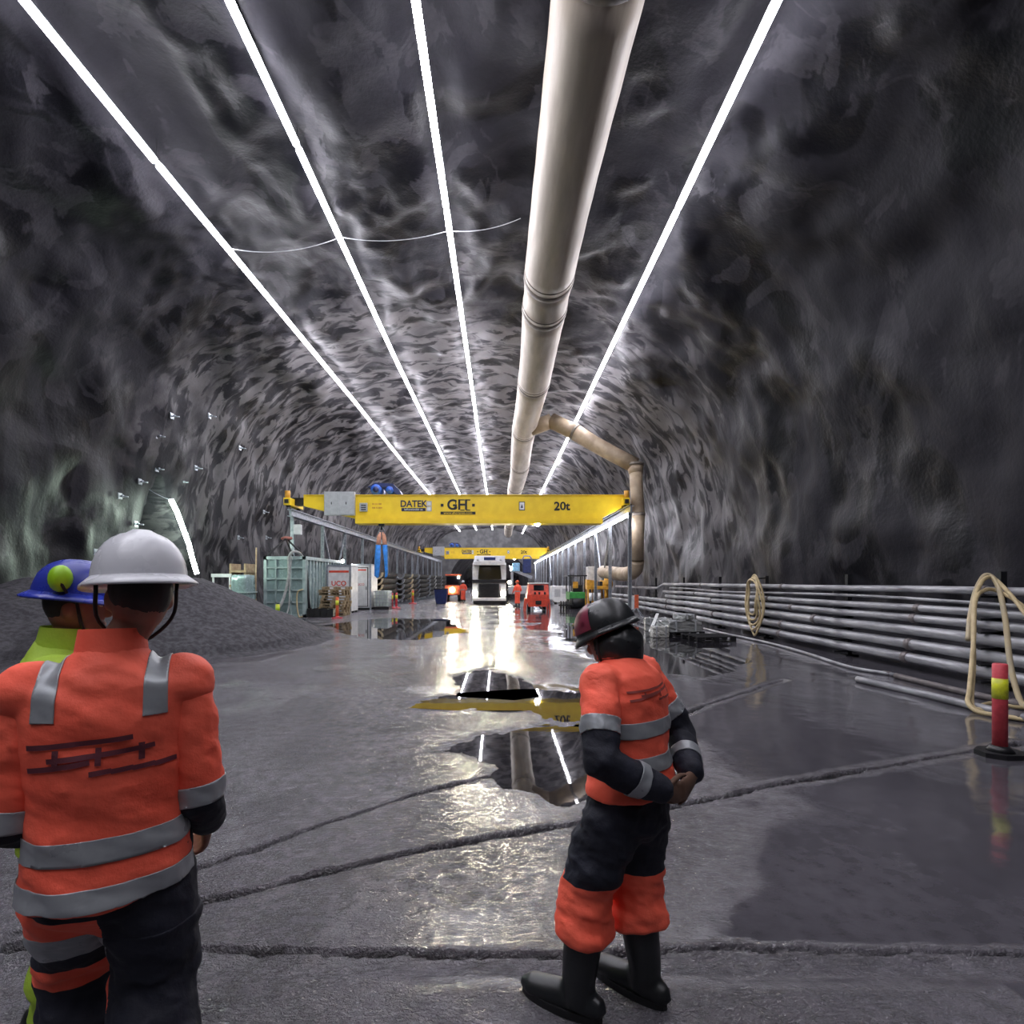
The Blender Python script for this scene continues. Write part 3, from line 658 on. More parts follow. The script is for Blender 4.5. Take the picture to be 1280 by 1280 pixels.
def package(loc, size, rz, label, mat):
    t = thing('wrapped_package', label, 'package', loc, rz, 'wrapped packages by the wall pipes'); x, y, z = size; r_ = random.Random(label)
    bm = bmesh.new(); bmesh.ops.create_cube(bm, size=1); bmesh.ops.subdivide_edges(bm, edges=bm.edges, cuts=5, use_grid_fill=True)
    for v in bm.verts: v.co = Vector((v.co.x*x, v.co.y*y, (v.co.z+.5)*z))+Vector([r_.uniform(-.022, .022) for _ in range(3)])*(0 if v.co.z < -.49 else 1)
    me = bpy.data.meshes.new('wrapping'); bm.to_mesh(me); bm.free(); me.materials.append(mat); link('wrapping', me, t)
    for s in (-.3, .3): mb = MB(); mb.b2((s*x-.02, -y/2-.03, .01), (s*x+.02, y/2+.03, z+.03)); mb.build('strap', GREYP, t)
FOIL = M('grey_foil_wrap', (.36, .37, .36), .25, .1, (.25, .26, .26), 4, .8, 12)
package((5.75, 17.5, .145), (1.15, .8, .34), .25, 'wide grey foil-wrapped package on the dark pallet', FOIL)
package((4.98, 17.0, .0), (.5, .28, .32), .1, 'pale yellowish package lying left of the dark pallet', WHITEP)
package((5.95, 17.55, .52), (.5, .5, .14), .5, 'small grey package on top of the wide one', FOIL)
package((5.6, 19.3, .0), (.9, .7, .42), -.2, 'grey wrapped bundle lying behind the pallets', FOIL)
mb = MB((5.0, 18.2, .05)); mb.bar((4.75, 17.2, .14), (5.5, 19.0, .6), .1, .03); o = mb.build('loose_board', WHITE); o.location = (5.0, 18.2, .05); tag(o, 'white board leaning on the grey packages', 'board')
# ---------------------------------------------------------------- left side: gravel, container, cabinets
def gravel():
    n = 150; xs = np.linspace(-14.6, -4.6, n); ys = np.linspace(9.5, 23, n); X, Y = np.meshgrid(xs, ys); O = 0*X
    d1 = np.hypot((X+9.2)/4.3, (Y-15.6)/4.9); d2 = np.hypot((X+13)/4.5, (Y-15.0)/5.2)
    h = np.maximum(2.12*(1-d1), 1.9*(1-d2)); k = .25; h = np.where(h > k, h, k*np.exp((h-k)/k)-.09)
    h = np.minimum(h, 1.85-.12*(h < 1.7))+.06*fbm(X*1.4, Y*1.4, O, 4)+.022*fbm(X*7, Y*7, O, 3)
    c = Vector((-9.5, 15.5, 0)); V = np.stack([X-c.x, Y-c.y, h-.02], -1)
    o = link('gravel_pile', grid_mesh('gravel_pile', V, GRAVEL)); o.location = c
    tag(o, 'heap of dark grey gravel against the left wall', 'gravel pile')
gravel()
def rock_bolts():
    me = None
    spots = [(175, 602), (196, 586), (227, 602), (245, 585), (298, 672), (333, 672), (197, 545), (262, 520), (170, 655), (150, 620), (120, 690), (330, 640), (215, 520), (300, 560)]
    for i, (px, py) in enumerate(spots):
        Y = 22.
        for _ in range(30):
            z = EYE-(py-CY)/F*Y; Y = .5*Y+.5*(wall_x(z, -1)+.15)*F/(px-CX)
        p = at(px, py, Y)
        if me is None:
            mb = MB(); mb.box((0, 0, 0), (.03, .22, .22)); mb.cyl((0, 0, 0), (.3, 0, -.03), .025, seg=8); mb.cyl((.06, 0, 0), (.13, 0, 0), .05, seg=6); me = mb.mesh('rock_bolt', [GALV])
        o = link('rock_bolt', me, None, p); tag(o, 'small steel rock bolt with square plate in the left wall', 'rock bolt', 'rock bolts in the left wall')
rock_bolts()
# pale green container: open-topped steel tank with gridded front
t = thing('steel_container', 'pale green steel container with gridded front and ribbed side', 'container', (-10.3, 26, 0))
x0, x1, y0, y1, z1 = -1.0, 1.0, 0, 6, 2.92
mb = MB(); mb.b2((x0+.06, y0+.08, .1), (x1-.06, y1, z1-.15)); mb.build('body', PANELG, t)
for x in (x0, x1-.14): mb = MB(); mb.b2((x, y0, .0), (x+.14, y0+.12, z1)); mb.build('corner_post', PGREEN, t)
mb = MB(); mb.b2((x0, y0, z1-.14), (x1, y0+.12, z1)); mb.build('top_beam', PGREEN, t)
mb = MB(); mb.b2((x1-.14, y0, z1-.16), (x1+.04, y1, z1)); mb.build('top_beam', PGREEN, t); mb = MB(); mb.b2((x0, y0, z1-.16), (x0+.14, y1, z1)); mb.build('top_beam', PGREEN, t)
mb = MB(); mb.b2((x0, y0, 0), (x1, y0+.12, .14)); mb.build('bottom_beam', PGREEN, t); mb = MB(); mb.b2((x1-.14, y0, 0), (x1, y1, .14)); mb.build('bottom_beam', PGREEN, t)
for z in (.72, 1.3, 1.85, 2.38): mb = MB(); mb.b2((x0, y0-.02, z-.035), (x1, y0+.1, z+.035)); mb.build('cross_rail', PGREEN, t)
for x in (-.42, .3): mb = MB(); mb.b2((x-.03, y0-.02, .1), (x+.03, y0+.1, z1-.1)); mb.build('upright_rail', PGREEN, t)
for k in range(13): mb = MB(); y = .25+k*.46; mb.b2((x1-.08, y-.06, .1), (x1, y+.06, z1-.12)); mb.build('side_rib', PGREEN, t)
mb = MB(); mb.b2((x1+.0, 5.95, z1-.1), (x1+.12, 6.05, z1+.06)); mb.build('end_lamp', LAMPW, t)
mb = MB(); mb.tube(sag((x1-.1, .35, z1+.05), (x1+.02, .3, 1.0), .0, 4)+[Vector((x1+.08, .4, .2))], .07, 8); mb.build('dark_strap', INK, t)
def hose_at(pts, r, label, mat=HOSEG, name='container_hose'):
    P = [Vector(p) for p in pts]; mb = MB(P[-1]); mb.loft(smooth_path(P, 8), [r]*((len(P)-1)*8+1), 10); o = mb.build(name, mat); o.location = P[-1]; return tag(o, label, 'hose', 'hoses hanging on the pale container')
hose_at([(-9.6, 26.5, 2.9), (-9.65, 26.1, 3.1), (-9.85, 25.82, 3.12), (-10.02, 25.8, 2.8), (-10.02, 25.78, 2.0), (-10.15, 25.7, 1.2), (-10.35, 25.5, .5), (-10.7, 25.3, .09)], .065, 'thick grey hose arching over the front of the pale container')
hose_at([(-9.9, 25.85, 2.9), (-9.95, 25.82, 2.4), (-9.98, 25.8, 1.4), (-10.0, 25.75, .5), (-10.1, 25.6, .06)], .035, 'thin grey hose hanging straight down the pale container')
hose_at([(-9.35, 25.82, 1.35), (-9.6, 25.8, 1.2), (-9.62, 25.78, .6), (-9.5, 25.7, .08), (-9.3, 25.6, .06)], .03, 'tan hose loop at the lower right of the pale container', HOSE)
t = thing('lifting_frame', 'dark sling tripod with red tied top standing on the container', 'lifting sling', (-10.9, 28, 2.92))
ap = Vector((-.12, 0, 1.02))
for p in ((-.42, -1.6, 0.02), (.85, -1.6, .02), (.75, .6, .02)): mb = MB(); mb.loft([ap, Vector(p)], [.05, .05], 8); mb.build('sling_leg', INK, t)
mb = MB(); mb.loft([ap+Vector((-.22, 0, -.02)), ap, ap+Vector((.3, 0, .0))], [.06, .11, .07], 10, dome=True); mb.build('tied_top', M('dusty_red_strap', (.35, .12, .1), .7), t)
# plastic-wrapped bale left of it
t = thing('wrapped_bale', 'bale wrapped in pale green plastic left of the container', 'bale', (-11.75, 24.9, 0))
bm = bmesh.new(); bmesh.ops.create_cube(bm, size=1); bmesh.ops.subdivide_edges(bm, edges=bm.edges, cuts=7, use_grid_fill=True); r_ = random.Random(3)
for v in bm.verts: v.co = Vector((v.co.x*.8*(1-.2*(v.co.z+.5)), v.co.y*.9, (v.co.z+.5)*2.0))+Vector([r_.uniform(-.04, .04) for _ in range(3)])*(0 if v.co.z < -.49 else 1)
me = bpy.data.meshes.new('wrapping'); bm.to_mesh(me); bm.free(); me.materials.append(PANELG); [setattr(p, 'use_smooth', True) for p in me.polygons]; link('wrapping', me, t)
for z in (.6, 1.2): mb = MB(); mb.b2((-.42, -.5, z), (.42, .5, z+.05)); mb.build('band', PGREEN, t)
mb = MB(); mb.cyl((-.35, .75, 0), (-.3, .75, 3.3), .035, seg=8); o = mb.build('wooden_stake', WOOD); o.location = (-11.1, 24.7, 0); tag(o, 'thin wooden stake standing left of the pale container', 'stake')
# timber and white board behind the gravel
p = at(303, 705, 27.5); t = thing('timber_stack', 'small stack of weathered planks behind the gravel heap', 'timber', (p.x, 27.5, 0))
for k in range(4): mb = MB(); mb.b2((-.45+.04*k, -.6, .0+k*.72), (.45, .6, .12+k*.72)); mb.build('plank', WOOD, t)
for s in (-.36, .36): mb = MB(); mb.b2((s-.05, -.5, .0), (s+.05, .5, 2.6)); mb.build('upright', WOOD, t)
p = at(279, 717, 27); mb = MB((p.x, 27, 0)); mb.b2((p.x-.55, 26.9, 1.93), (p.x+.45, 27, 2.1)); mb.b2((p.x-.5, 26.92, 0), (p.x-.42, 26.98, 1.95)); mb.b2((p.x+.32, 26.92, 0), (p.x+.4, 26.98, 1.95)); o = mb.build('white_barrier', WHITE); o.location = (p.x, 27, 0); tag(o, 'narrow white barrier board behind the gravel heap', 'barrier')
# black crates, pallet stack, cabinets
t = thing('black_crate', 'row of black plastic bins on the floor before the pallets', 'crate', (-8.62, 26.35, 0))
mb = MB(); mb.b2((-.62, -.3, 0), (.62, .3, .04)); mb.build('bottom', BLACKP, t)
for k in range(5): mb = MB(); x = -.62+k*.3; mb.b2((x, -.3, 0), (x+.04, .3, .42)); mb.build('divider', BLACKP, t)
for y in (-.28, .26): mb = MB(); mb.b2((-.6, y, .02), (.6, y+.03, .38)); mb.build('side_wall', INK, t)
for k in range(10):
    nm = ['lowest', 'second lowest', 'third lowest', 'fourth lowest', 'fifth lowest', 'fifth highest', 'fourth highest', 'third highest', 'second highest', 'topmost'][k]
    pallet((-8.35+random.uniform(-.1, .1), 27.75+random.uniform(-.08, .08), .002+k*.145), random.uniform(-.14, .14), f'{nm} wooden pallet of the stack before the red-striped cabinet', WOOD, size=(1.3, .9), group='wooden pallets in the stack')
def cabinet(x, y, w_, d, h, label, door, txt):
    t = thing('site_cabinet', label, 'cabinet', (x, y, 0), 0, 'white cabinets with a red stripe')
    mb = MB(); mb.b2((-w_/2, 0, .1), (w_/2, d, h), 0, .02); mb.build('body', WHITE, t)
    for s in (-1, 1): mb = MB(); mb.b2((s*w_/2-.05, -.03, .0), (s*w_/2+.05, .05, h+.06)); mb.build('corner_post', GALV, t)
    mb = MB(); mb.b2((-w_/2, -.02, h-.04), (w_/2, d, h+.05)); mb.build('roof_rim', GALV, t)
    if door:
        mb = MB(); mb.b2((-w_/2+.15, -.03, .22), (w_/2-.18, .02, h-.2)); dd = mb.build('door', WHITE, t)
        for a_, b_ in (((-w_/2+.1, -.035, .2), (-w_/2+.14, 0, h-.16)), ((w_/2-.18, -.035, .2), (w_/2-.14, 0, h-.16)), ((-w_/2+.1, -.035, .18), (w_/2-.14, 0, .22)), ((-w_/2+.1, -.035, h-.19), (w_/2-.14, 0, h-.15))): mb = MB(); mb.b2(a_, b_); mb.build('door_frame', DARK, t)
        mb = MB(); mb.b2((w_/2-.26, -.06, 1.2), (w_/2-.22, -.02, 1.4)); mb.build('handle', INK, dd)
        mb = MB(); mb.b2((-w_/2+.3, -.035, h-.36), (w_/2-.25, -.02, h-.27)); mb.build('red_stripe', RED, dd)
        text(txt, .2, dd, (-.02, -.035, h*.56), RED)
    else:
        mb = MB(); mb.b2((-w_/2+.08, -.01, h-.36), (w_/2-.08, .02, h-.25)); mb.build('red_stripe', RED, t)
        text(txt, .36, t, (.0, -.015, h-.95), RED, off=.008)
    for k in range(3): mb = MB(); mb.b2((-w_/2, .1+k*(d-.3)/2, 0), (w_/2, .25+k*(d-.3)/2, .12)); mb.build('skid', DARK, t)
cabinet(-8.62, 29.1, 1.22, 1.6, 2.55, 'red-striped white cabinet behind the pallet stack', False, 'UCO')
cabinet(-8.42, 33.0, 1.12, 1.9, 2.72, 'white cabinet with a framed door right of the pallet stack', True, 'UCO')
# intermediate bulk tank
t = thing('bulk_tank', 'caged translucent plastic tank beside the white cabinet', 'tank', (-7.28, 33.3, 0))
mb = MB(); mb.b2((-.42, .05, .16), (.42, .92, 1.14), 0, .06); mb.build('bottle', CLEARP, t)
for z in (.2, .42, .64, .86, 1.1): mb = MB(); mb.tube([(-.46, .0, z), (.46, .0, z), (.46, .97, z), (-.46, .97, z), (-.46, 0, z)], .014, 6); mb.build('cage_ring', GALV, t)
for k in range(6): mb = MB(); x = -.46+k*.184; mb.cyl((x, 0, .14), (x, 0, 1.12), .014, seg=6); mb.build('cage_bar', GALV, t)
for k in range(1, 6): mb = MB(); mb.cyl((.46, k*.184, .14), (.46, k*.184, 1.12), .014, seg=6); mb.build('cage_bar', GALV, t)
mb = MB(); mb.b2((-.48, 0, 0), (.48, .98, .13)); mb.build('base_pallet', BLACKP, t)
mb = MB(); mb.cyl((0, .5, 1.12), (0, .5, 1.2), .12); mb.build('lid', BLACKP, t)
# nested half-pipe stacks
def shell_mesh(w_, L, th):
    n = 10; out = [(w_*math.cos(math.pi*(1+i/n)), .45*math.sin(math.pi*(1+i/n))) for i in range(n+1)]
    inn = [((w_-th)*math.cos(math.pi*(1+i/n)), (.45-th)*math.sin(math.pi*(1+i/n))) for i in range(n, -1, -1)]
    mb = MB(); mb.prism([(p[0], 0, p[1]) for p in out+inn], (0, L, 0)); a_ = mb.mesh('shell', [TYRE])
    mb = MB(); o2 = [(p[0]*1.03, p[1]*1.03) for p in out]; i2 = [(p[0]*.84, p[1]*.9) for p in inn]
    mb.prism([(p[0], -.1, p[1]) for p in o2+i2], (0, .12, 0)); return a_, mb.mesh('rim', [CREAM])
names = ['nearest', 'second nearest', 'third', 'fourth', 'fifth', 'sixth', 'seventh', 'farthest']
rims = [CREAM, GALV, CREAM, GALV, GALV, WHITE, GALV, WHITE]
for s, (x, y, L, n) in enumerate(((-8.05, 35.8, 5.0, 5), (-7.6, 41.3, 2.5, 5), (-7.43, 44.3, 2.5, 5), (-7.3, 47.2, 5.6, 5), (-7.16, 53.5, 4.0, 5), (-7.16, 58, 5.5, 5), (-7.16, 64.2, 5.5, 5), (-7.16, 70.4, 6, 5))):
    me, rm = shell_mesh(.37, L, .05); rm.materials.clear(); rm.materials.append(rims[s])
    t = thing('pipe_rack', f'low steel rack under the {names[s]} stack of black half-pipes', 'rack', (x, y, 0), 0, 'racks under the half-pipes')
    zb = .7
    for yy in (.3, L-.3):
        mb = MB(); mb.b2((-.6, yy-.06, 0), (.6, yy+.06, .08)); mb.b2((-.1, yy-.06, .06), (.1, yy+.06, zb-.44)); mb.build('cradle', GALV, t)
    for k in range(n):
        o = thing('half_pipe', f'black half-pipe shell nested in the {names[s]} stack', 'half-pipe', (x, y, zb+k*.4), 0, 'nested black half-pipes')
        link('shell', me, o); link('rim', rm, o)
# dark bin
t = thing('skip_bin', 'dark open bin standing beside the lit vehicle', 'bin', (at(551, 740, 40).x, 40, 0))
mb = MB(); mb.add([(-.36, 0, .05), (.36, 0, .05), (.36, .8, .05), (-.36, .8, .05), (-.48, -.1, 1.15), (.48, -.1, 1.15), (.48, .9, 1.15), (-.48, .9, 1.15)], [(0, 1, 5, 4), (1, 2, 6, 5), (2, 3, 7, 6), (3, 0, 4, 7), (3, 2, 1, 0)]); mb.build('body', BLUED, t)
mb = MB(); mb.tube([(-.48, -.1, 1.15), (.48, -.1, 1.15), (.48, .9, 1.15), (-.48, .9, 1.15), (-.48, -.1, 1.15)], .04, 6); mb.build('rim', DARK, t)
for sx_ in (-.3, .3): mb = MB(); mb.cyl((sx_-.04, .05, .08), (sx_+.04, .05, .08), .08, seg=12); mb.build('caster', DARK, t)

# ---------------------------------------------------------------- vehicles and machines in the middle
def spot(loc, target, power, col, parent=None, ang=70):
    l = bpy.data.lights.new('headlamp_beam', 'SPOT'); l.energy = power; l.color = col; l.spot_size = math.radians(ang); l.spot_blend = .6; l.shadow_soft_size = .1
    o = bpy.data.objects.new('headlamp_beam', l); COL.objects.link(o); o.location = loc
    o.rotation_euler = (Vector(target)-Vector(loc)).to_track_quat('-Z', 'Y').to_euler()
def truck():
    Y = 40.; X = at(611.5, 740, Y).x; K = F/Y; z = lambda py: EYE+(CY-py)/K; x = lambda px: (px-611.5)/K
    t = thing('truck', 'white truck driving forward with both headlights on', 'truck', (X, Y, 0))
    w_ = 1.24
    mb = MB(); mb.prism([(-w_, 0.12, z(726)), (-w_, .25, 2.95), (-w_, .45, 3.1), (-w_, 2.1, 3.15), (-w_, 2.1, .9), (-w_, .12, .9)], (2*w_, 0, 0)); cab = mb.build('cab', WHITE, t)
    mb = MB(); mb.prism([(x(597.5), .02, z(724)), (x(627), .02, z(724)), (x(625.5), .2, z(706.5)), (x(599), .2, z(706.5))], (0, .06, 0)); ws = mb.build('windscreen', GLASS, cab)
    for s in (-1, 1): mb = MB(); mb.bar((s*.55, .05, z(723.5)), (s*.1, .06, z(719)), .03, .02); mb.build('wiper', DARK, ws)
    mb = MB(); mb.b2((-w_*.93, -.28, z(706.5)), (w_*.93, .3, z(701.5)), 0, .03); mb.build('sun_visor', WHITE, cab)
    mb = MB(); mb.prism([(-w_*.95, .25, 3.1), (-w_*.9, .9, 3.6), (-w_*.9, 2.0, 3.68), (-w_*.95, 2.1, 3.1)], (2*w_*.93, 0, 0)); rf = mb.build('roof_deflector', GREYP, cab)
    mb = MB(); mb.b2((-.4, .45, 3.3), (.45, .62, 3.5)); mb.build('roof_sign', BLUED, rf)
    for s in (-.85, .85): mb = MB(); mb.cyl((s, .3, 3.3), (s, .5, 3.3), .1); mb.build('roof_lamp', GREYP, rf)
    mb = MB(); mb.b2((-w_, -.02, z(728.5)), (w_, .2, z(724.5)), 0, .02); mb.build('dark_panel', DARK, cab)
    mb = MB(); mb.b2((x(598.5), -.04, z(747)), (x(624), .2, z(729.5)), 0, .03); gr = mb.build('grille', DARK, cab)
    for k in range(5): mb = MB(); zz = z(745.5-k*3.4); mb.b2((x(599.5), -.07, zz), (x(623), -.03, zz+.06)); mb.build('grille_bar', DARK, gr)
    mb = MB(); mb.b2((-w_*1.0, -.08, z(751)), (w_*1.0, .4, z(747)), 0, .04); bp = mb.build('bumper', WHITE, t)
    mb = MB(); mb.b2((-w_*.9, .0, z(754)), (w_*.9, .4, z(751)), 0, .03); mb.build('skirt', DARK, bp)
    for s in (-1, 1):
        hx = s*1.03; mb = MB(); mb.b2((hx-.2, -.05, z(747)), (hx+.2, .2, z(731)), 0, .03); mb.build('corner_panel', WHITE, cab)
        mb = MB(); mb.ell((hx, -.07, z(742)), (.19, .06, .19), 16, 8); mb.build('headlight', HEAD, t)
        mb = MB(); mb.b2((s*1.42-.12, .15, z(722)), (s*1.42+.12, .3, z(708)), 0, .03); mr = mb.build('mirror', DARK, t)
        mb = MB(); mb.bar((s*1.2, .3, z(709)), (s*1.42, .24, z(709)), .05); mb.build('mirror_arm', DARK, mr)
        for yy in (1.2, 4.2, 9.0, 10.3): mb = MB(); mb.cyl((s*.85, yy, .5), (s*1.18, yy, .5), .5, seg=20); wh = mb.build('wheel', TYRE, t); mb = MB(); mb.cyl((s*1.15, yy, .5), (s*1.2, yy, .5), .25, seg=14); mb.build('rim', GALV, wh)
        spot((X+hx, Y-.4, z(742)), (X+hx*1.2, 20, -.3), 120, (1, .9, .62))
    mb = MB(); mb.b2((-.5, 1.8, .6), (.5, 11.5, 1.0)); mb.build('chassis', DARK, t)
    mb = MB(); mb.b2((-1.2, 2.7, 1.05), (1.2, 11.5, 3.4), 0, .04); mb.build('cargo_body', GREYP, t)
truck()
def loader():
    Y = 46.; X = at(565, 740, Y).x; t = thing('wheel_loader', 'orange site vehicle with one glaring headlight left of the truck', 'vehicle', (X, Y, 0))
    mb = MB(); mb.b2((-.65, .2, .55), (.65, 3.4, 1.35), 0, .08); mb.build('body', ORANGE, t)
    mb = MB(); mb.b2((-.6, .8, 1.35), (.6, 2.4, 2.2), 0, .06); cb = mb.build('cab', DARK, t)
    mb = MB(); mb.b2((-.66, .7, 2.2), (.66, 2.5, 2.32), 0, .04); mb.build('roof', ORANGE, cb)
    mb = MB(); mb.b2((-.5, .76, 1.45), (.5, .8, 2.1)); mb.build('windscreen', GLASS, cb)
    for s in (-1, 1):
        for yy in (.8, 2.7): mb = MB(); mb.cyl((s*.45, yy, .45), (s*.8, yy, .45), .45, seg=18); mb.build('wheel', TYRE, t)
    mb = MB(); mb.ell((.0, .15, .98), (.2, .08, .2), 14, 8); mb.build('headlight', HEAD, t); mb = MB(); mb.ell((.5, .7, 2.05), (.1, .06, .1), 12, 6); mb.build('work_lamp', LAMPW, cb)
    spot((X, Y-.3, .98), (X, 20, -.4), 80, (1, .9, .65))
loader()
def compressor():
    Y = 31.5; X = at(672, 740, Y).x; t = thing('compressor', 'red portable compressor with dark window standing on legs', 'compressor', (X, Y, 0))
    mb = MB(); mb.prism([(-.62, 0, .55), (-.5, 0, .25), (.5, 0, .25), (.66, 0, .55), (.66, 0, .95), (-.62, 0, .95)], (0, 1.8, 0)); lo = mb.build('lower_body', RED, t)
    mb = MB(); mb.prism([(-.6, .05, .93), (.66, .05, .93), (.64, .25, 1.58), (-.48, .25, 1.58)], (0, 1.6, 0)); up = mb.build('hood', RED, t)
    mb = MB(); mb.b2((-.5, .15, 1.56), (.66, 1.9, 1.64), 0, .02); mb.build('roof', WHITE, up)
    mb = MB(); mb.prism([(-.22, .09, 1.2), (.38, .09, 1.2), (.38, .2, 1.5), (-.22, .2, 1.5)], (0, .03, 0)); mb.build('window', GLASS, up)
    mb = MB(); mb.b2((-.12, -.05, .38), (.22, .05, .6), 0, .02); mb.build('socket_panel', INK, lo)
    for x in (-.15, .1, .42): mb = MB(); mb.b2((x-.05, .0, .95), (x+.05, .08, 1.1)); mb.build('latch', DARK, up)
    for x in (-.64, .66):
        for y in (.1, 1.7): mb = MB(); mb.bar((x, y, .7), (x+(.06 if x > 0 else -.08), y, 0), .1); mb.build('leg', RED, t)
    mb = MB(); mb.bar((.1, -.1, .28), (.3, -1.0, .06), .07); mb.build('tow_bar', DARK, t)
    for x in (-.45, .45): mb = MB(); mb.cyl((x-.09, 1.0, .26), (x+.09, 1.0, .26), .26, seg=16); mb.build('wheel', TYRE, t)
compressor()
t = thing('generator_box', 'grey-white generator box behind the red compressor', 'generator', (at(702, 740, 42).x, 42, 0))
mb = MB(); mb.prism([(-.75, 0, .3), (-.5, 0, .1), (.7, 0, .1), (.7, 0, 1.35), (-.75, 0, 1.35)], (0, 2, 0)); mb.build('body', WHITE, t)
mb = MB(); mb.b2((.05, -.02, .75), (.5, .02, 1.15)); mb.build('control_panel', GREYP, t); mb = MB(); mb.b2((-.55, -.02, .5), (-.1, .02, 1.1)); mb.build('louvre', GREYP, t)
for x in (-.4, .45): mb = MB(); mb.cyl((x-.1, .6, .22), (x+.1, .6, .22), .22, seg=16); mb.build('wheel', TYRE, t)
def roller():
    Y = 34.; X = at(723, 740, Y).x; t = thing('road_roller', 'green machine with a dark canopy frame right of the compressor', 'roller', (X, Y, 0))
    mb = MB(); mb.b2((-.55, .1, .55), (.45, 2.0, 1.05), 0, .06); mb.build('body', GREEN, t)
    mb = MB(); mb.b2((-.3, .3, 1.05), (.3, .9, 1.5), 0, .05); mb.build('seat', BLACKP, t); mb = MB(); mb.cyl((0, 1.2, 1.1), (0, 1.1, 1.45), .03); mb.build('steering_column', DARK, t)
    mb = MB(); mb.b2((-.3, .25, 1.28), (.02, .4, 1.7), 0, .04); mb.build('bonnet_lamp', YELD, t)
    for x in (-.52, .42):
        for y in (.2, 1.9): mb = MB(); mb.cyl((x, y, 1.0), (x, y, 2.05), .035, seg=8); mb.build('canopy_post', DARK, t)
    mb = MB(); mb.b2((-.65, 0, 2.03), (.55, 2.1, 2.1)); mb.build('canopy', DARK, t)
    for y in (.3, 1.75): mb = MB(); mb.cyl((-.5, y, .36), (.4, y, .36), .36, seg=22); mb.build('drum', DARK, t)
    for k in range(4): mb = MB(); mb.cyl((-1.2+k*.16, -.6, .25), (-1.12+k*.16, -.6, .25), .26, seg=18); mb.build('tyre_roll', TYRE, t)
    mb = MB(); mb.cyl((-1.3, -.6, .25), (-.4, -.6, .25), .05); mb.bar((-.5, -.6, .27), (-.4, .3, .7), .06); mb.build('axle', DARK, t)
roller()
def mixer():
    Y = 41.; X = 7.65; t = thing('yellow_pump', 'yellow machine on tall legs below the branch duct', 'machine', (X, Y, 0))
    mb = MB(); mb.b2((-1.1, 0, 1.1), (.8, 1.6, 1.35), 0, .03); mb.build('deck', YELD, t)
    for x in (-1.0, -.45, .3, .7):
        for y in (.1, 1.5): mb = MB(); mb.bar((x, y, 1.1), (x+.03, y, 0), .14); mb.build('leg', YELD, t)
    mb = MB(); mb.prism([(-1.1, .0, 1.35), (-.3, 0, 1.35), (-.3, 0, 1.75), (-1.1, 0, 1.85)], (0, 1.4, 0)); mb.build('hopper', YELD, t)
    mb = MB(); mb.loft([(.45, .5, 1.3), (.45, .5, 1.6), (.45, .5, 1.95), (.45, .5, 2.1)], [.5, .52, .4, .2], 18); mb.build('motor_cover', YELD, t)
    for x in (-.85, -.55, -.2): mb = MB(); mb.cyl((x, -.2, .25), (x, -.2, .85), .13, seg=14); mb.build('gas_bottle', WHITE, t)
    mb = MB(); mb.b2((-.1, .1, 1.35), (.1, .4, 1.7)); mb.build('control_box', DARK, t)
mixer()
t = thing('fan_housing', 'pale fabric fan housing standing behind the yellow machine', 'fan', (8.02, 43.6, 0))
for k, (a_, b_, z1) in enumerate(((-.95, -.28, 2.9), (-.25, .2, 2.75), (.23, .95, 2.95))):
    mb = MB(); mb.b2((a_, 0, 1.7), (b_, 1.2, z1), 0, .08); mb.build('casing', WHITEP, t)
for x in (-.8, .8):
    for y in (.15, 1.05): mb = MB(); mb.bar((x, y, 1.75), (x, y, 0), .12); mb.build('leg', DARK, t)
def boom_rig():
    Y = 56.; t = thing('boom_rig', 'grey boom rig with raised dark blue basket behind the compressor', 'boom lift', (at(650, 740, Y).x, Y, 0))
    X0 = t.location.x; q = lambda px, py, dy=0: at(px, py, Y+dy)
    mb = MB(t.location); mb.bar(q(640, 712), q(665, 722), .45, .3); mb.build('boom', GALV, t)
    mb = MB(t.location); p = q(658.5, 707.5); mb.box(p, (.85, 1.2, 1.45), None, 0, .08); bk = mb.build('basket', BLUED, t)
    mb = MB(t.location); mb.tube([p+Vector((-.45, -.62, .7)), p+Vector((-.3, -.62, 1.0)), p+Vector((.3, -.62, 1.0)), p+Vector((.45, -.62, .7))], .05, 6); mb.build('guard_rail', BLUE, bk)
    mb = MB(t.location); p = q(645, 709); mb.box(p, (.75, .9, .85), None, 0, .06); mb.build('light_blue_box', BLUEL, t)
    mb = MB(t.location); p = q(637.5, 710.5); mb.ell(p, (.22, .22, .25)); mb.build('lamp', LAMPW, t)
    mb = MB(t.location); mb.bar(q(640, 713), q(640, 742), .25); mb.build('mast', GALV, t)
    mb = MB(t.location); mb.b2((X0-1.2, Y-.6, .4), (X0+1.2, Y+2.4, 1.2), 0, .06); mb.build('chassis', GREYP, t)
    for s in (-1, 1):
        for y in (-.1, 1.8): mb = MB(t.location); mb.cyl((X0+s*1.0, Y+y, .45), (X0+s*1.3, Y+y, .45), .45, seg=18); mb.build('wheel', TYRE, t)
    mb = MB(t.location); p = q(637, 728); mb.ell(p, (.2, .2, .2)); mb.build('warm_lamp', LAMPY, t)
boom_rig()
